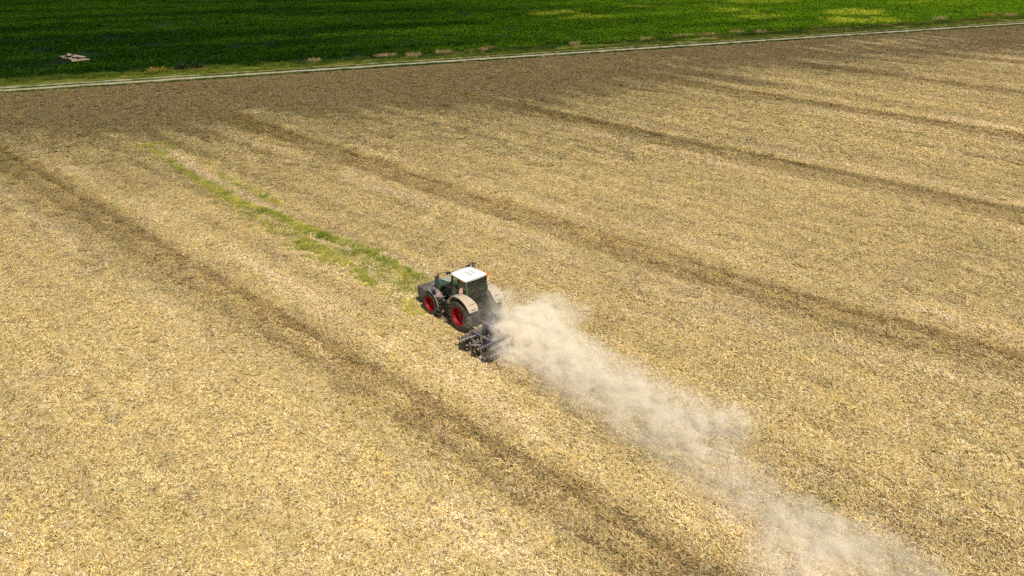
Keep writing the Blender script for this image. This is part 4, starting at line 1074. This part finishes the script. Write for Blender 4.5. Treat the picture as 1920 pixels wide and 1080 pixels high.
# ----------------------------------------------------------------------------------------------- dust plume: one lit, scattering volume
# (photo x, y, height of the middle in m, radius across, radius up, radius along [m], density)
PUFFS = [
    (938, 645, 0.6, 0.8, 0.7, 0.8, 0.35), (955, 668, 0.45, 0.9, 0.6, 0.9, 0.4), (1460, 960, 0.6, 1.6, 0.9, 1.7, 0.14), (1560, 1020, 0.6, 1.9, 0.9, 2, 0.16), (1650, 1050, 0.5, 1.9, 0.9, 2, 0.1), (1240, 790, 0.7, 2.64, 1, 2.645, 0.092),
    (978, 648, 0.8, 1.2, 0.9, 1.2, 0.75), (945, 628, 1, 0.8, 0.9, 0.8, 0.45), (1500, 1010, 0.6, 2.2, 1, 2.3, 0.1), (1620, 1030, 0.5, 2.2, 0.9, 2.3, 0.08), (1470, 1070, 0.5, 2, 0.9, 2.1, 0.1),
    (905, 600, 1.3, 1.1, 0.9, 1.2, 0.1), (935, 570, 1.7, 1.1, 0.9, 1.2, 0.16), (880, 592, 1.2, 0.8, 0.8, 0.8, 0.06), (905, 545, 1.9, 1.1, 0.8, 1.1, 0.05), (945, 560, 1.8, 1, 0.7, 1.1, 0.12),
    (958, 605, 1.3, 1.2, 1.1, 1.3, 1.1), (1000, 600, 1.4, 1.6, 1.1, 1.6, 1.35), (985, 632, 0.9, 1.6, 1, 1.6, 1.25), (1020, 572, 1.8, 1.7, 0.9, 1.8, 0.26), (1058, 588, 1.5, 1.6, 1, 1.7, 0.3),
    (1040, 640, 1.2, 1.7, 1.1, 1.8, 0.8), (1010, 668, 0.7, 1.7, 0.8, 1.7, 0.5), (965, 665, 0.45, 1.2, 0.6, 1.2, 0.36), (1090, 670, 1.2, 1.8, 1.2, 2, 0.56), (1060, 700, 0.7, 1.9, 0.9, 2, 0.34), (935, 655, 0.5, 0.9, 0.6, 0.9, 0.22),
    (1140, 710, 1.1, 2.4, 1.2, 2.53, 0.2944), (1110, 745, 0.6, 2.28, 0.8, 2.3, 0.138), (1200, 740, 1, 2.4, 1.1, 2.53, 0.2208), (1260, 765, 1, 2.28, 1, 2.415, 0.1656), (1190, 785, 0.6, 2.4, 0.9, 2.3, 0.138),
    (1320, 782, 1, 1.8, 1, 1.955, 0.2024), (1365, 790, 1, 1.56, 0.9, 1.61, 0.184), (1392, 788, 0.9, 0.96, 0.8, 1.15, 0.1104), (1280, 815, 0.7, 2.04, 0.9, 2.07, 0.1748), (1340, 840, 0.6, 2.04, 0.9, 2.07, 0.1472), (1240, 845, 0.4, 1.92, 0.7, 1.84, 0.0828),
    (1350, 890, 0.5, 2.16, 0.9, 2.185, 0.1196), (1290, 870, 0.4, 1.92, 0.8, 1.955, 0.0736), (1400, 935, 0.5, 2.16, 0.9, 2.185, 0.1288), (1460, 980, 0.6, 1.8, 0.9, 1.9, 0.17), (1420, 885, 0.5, 1.32, 0.7, 1.38, 0.0552), (1540, 995, 0.6, 1.9, 0.9, 2, 0.15), (1500, 1040, 0.5, 1.5, 0.8, 1.6, 0.18), (1600, 1045, 0.5, 1.9, 0.9, 2, 0.15), (1430, 1050, 0.4, 1.2, 0.7, 1.3, 0.11), (1680, 1060, 0.4, 1.8, 0.9, 1.9, 0.1), (1530, 1095, 0.4, 1.5, 0.8, 1.6, 0.18), (1740, 1090, 0.4, 1.8, 0.8, 1.9, 0.08),
]
def build_dust():
    ang = TH + .12
    blobs = []
    for (px, py, h, ra, ru, rl, d) in PUFFS:
        p = G(px, py, h); blobs.append((p, ra, rl, ru, d))
    m, nt = new_mat('dust_haze'); k = NT(nt); p = k.pos()
    q = k.mapping(p, rot=(0, 0, -ang), scale=(1, 1, 1))          # x across, y along the trail
    # stir the lookup so that outlines billow
    wn = k.n('ShaderNodeTexNoise'); k.l(q, wn.inputs['Vector']); wn.inputs['Scale'].default_value = .75; wn.inputs['Detail'].default_value = 4; wn.inputs['Roughness'].default_value = .62
    sub = k.n('ShaderNodeVectorMath', operation='SUBTRACT'); k.l(wn.outputs['Color'], sub.inputs[0]); sub.inputs[1].default_value = (.5, .5, .5)
    sc = k.n('ShaderNodeVectorMath', operation='MULTIPLY'); k.l(sub.outputs[0], sc.inputs[0]); sc.inputs[1].default_value = (1.9, 2.0, 1.3)
    ad = k.n('ShaderNodeVectorMath', operation='ADD'); k.l(q, ad.inputs[0]); k.l(sc.outputs[0], ad.inputs[1]); qw = ad.outputs[0]
    R = Matrix.Rotation(-ang, 3, 'Z')
    tot = None
    for (c, ra, rl, ru, d) in blobs:
        cr = R @ Vector(c)
        s1 = k.n('ShaderNodeVectorMath', operation='SUBTRACT'); k.l(qw, s1.inputs[0]); s1.inputs[1].default_value = cr
        s2 = k.n('ShaderNodeVectorMath', operation='DIVIDE'); k.l(s1.outputs[0], s2.inputs[0]); s2.inputs[1].default_value = (ra * 1.15, rl * 1.15, ru * 1.15)
        s3 = k.n('ShaderNodeVectorMath', operation='DOT_PRODUCT'); k.l(s2.outputs[0], s3.inputs[0]); k.l(s2.outputs[0], s3.inputs[1])
        g = k.math('SUBTRACT', 1.0, s3.outputs['Value'], clamp=True)
        g = k.math('MULTIPLY', k.math('MULTIPLY', g, g), d)
        tot = g if tot is None else k.math('ADD', tot, g)
    n = k.noise(k.mapping(q, scale=(1.25, .8, 1.1)), 1.5, 8, .66, .3)
    f = k.mapr(n, .37, .66, .08, 1.7)
    den = k.math('MULTIPLY', k.math('MULTIPLY', tot, f), DUST_K)
    v = k.n('ShaderNodeVolumePrincipled'); v.inputs['Color'].default_value = rgb(.988, .922, .78); v.inputs['Anisotropy'].default_value = -.30
    v.inputs['Absorption Color'].default_value = rgb(0, 0, 0)
    k.l(den, v.inputs['Density']); k.out(v.outputs[0], vol=True)
    m.cycles.volume_step_rate = DUST_STEP
    # hull of the plume: joined balls, remeshed to one skin
    bm = bmesh.new()
    for (c, ra, rl, ru, d) in blobs:
        M_ = Matrix.Translation(c) @ Matrix.Rotation(ang, 4, 'Z') @ Matrix.Diagonal((ra * 1.12, rl * 1.12, ru * 1.15, 1))
        bmesh.ops.create_icosphere(bm, subdivisions=2, radius=1, matrix=M_)
    me = bpy.data.meshes.new('dust_cloud'); bm.to_mesh(me); bm.free(); me.materials.append(m)
    o = bpy.data.objects.new('dust_cloud', me); COL.objects.link(o)
    r = o.modifiers.new('skin', 'REMESH'); r.mode = 'VOXEL'; r.voxel_size = .22
    tag(o, 'pale beige dust cloud trailing behind the harrow across the field', 'dust', kind='stuff')

DUST_K, DUST_STEP = 1.7, .16


# ----------------------------------------------------------------------------------------------- light, sky, camera
def build_light():
    az = math.radians(SUN_AZ); el = math.radians(SUN_EL)
    sdir = Vector((math.sin(az) * math.cos(el), math.cos(az) * math.cos(el), math.sin(el)))      # towards the sun
    w = bpy.data.worlds.new('World'); SC.world = w; w.use_nodes = True
    nt = w.node_tree; nt.nodes.clear()
    sky = nt.nodes.new('ShaderNodeTexSky'); sky.sky_type = 'NISHITA'; sky.sun_disc = False
    sky.sun_elevation = el; sky.sun_rotation = az % (2 * math.pi)
    bg = nt.nodes.new('ShaderNodeBackground'); bg.inputs[1].default_value = SKY_K
    out = nt.nodes.new('ShaderNodeOutputWorld'); nt.links.new(sky.outputs[0], bg.inputs[0]); nt.links.new(bg.outputs[0], out.inputs[0])
    ld = bpy.data.lights.new('sun', 'SUN'); ld.energy = SUN_K; ld.angle = math.radians(.53); ld.color = (1.0, .935, .82)
    lo = bpy.data.objects.new('sun', ld); COL.objects.link(lo); lo.rotation_euler = (-sdir).to_track_quat('-Z', 'Y').to_euler(); lo.location = (0, 0, 120)
    cd = bpy.data.cameras.new('camera'); cd.sensor_width = 36; cd.lens = F_PX / 1920 * 36; cd.clip_start = .5; cd.clip_end = 20000
    co = bpy.data.objects.new('camera', cd); COL.objects.link(co); co.location = (0, 0, CAM_H); co.rotation_euler = (math.pi / 2 - PITCH, 0, 0)
    SC.camera = co
    SC.view_settings.view_transform = 'Standard'; SC.view_settings.look = 'None'; SC.view_settings.exposure = 0; SC.view_settings.gamma = 1
    SC.render.engine = 'CYCLES'
    cy = SC.cycles
    cy.max_bounces = 14; cy.diffuse_bounces = 3; cy.glossy_bounces = 3; cy.transmission_bounces = 4; cy.transparent_max_bounces = 12; cy.volume_bounces = 6
    cy.sample_clamp_indirect = 6; cy.use_denoising = DENOISE
    cy.volume_max_steps = 512

SUN_AZ, SUN_EL, SUN_K, SKY_K, DENOISE = 157.0, 55.0, 5.0, .07, False

build_land(); build_straw(); build_crop(); build_weeds(); build_verge(); build_tufts()
build_machines()
build_dust()
build_light()
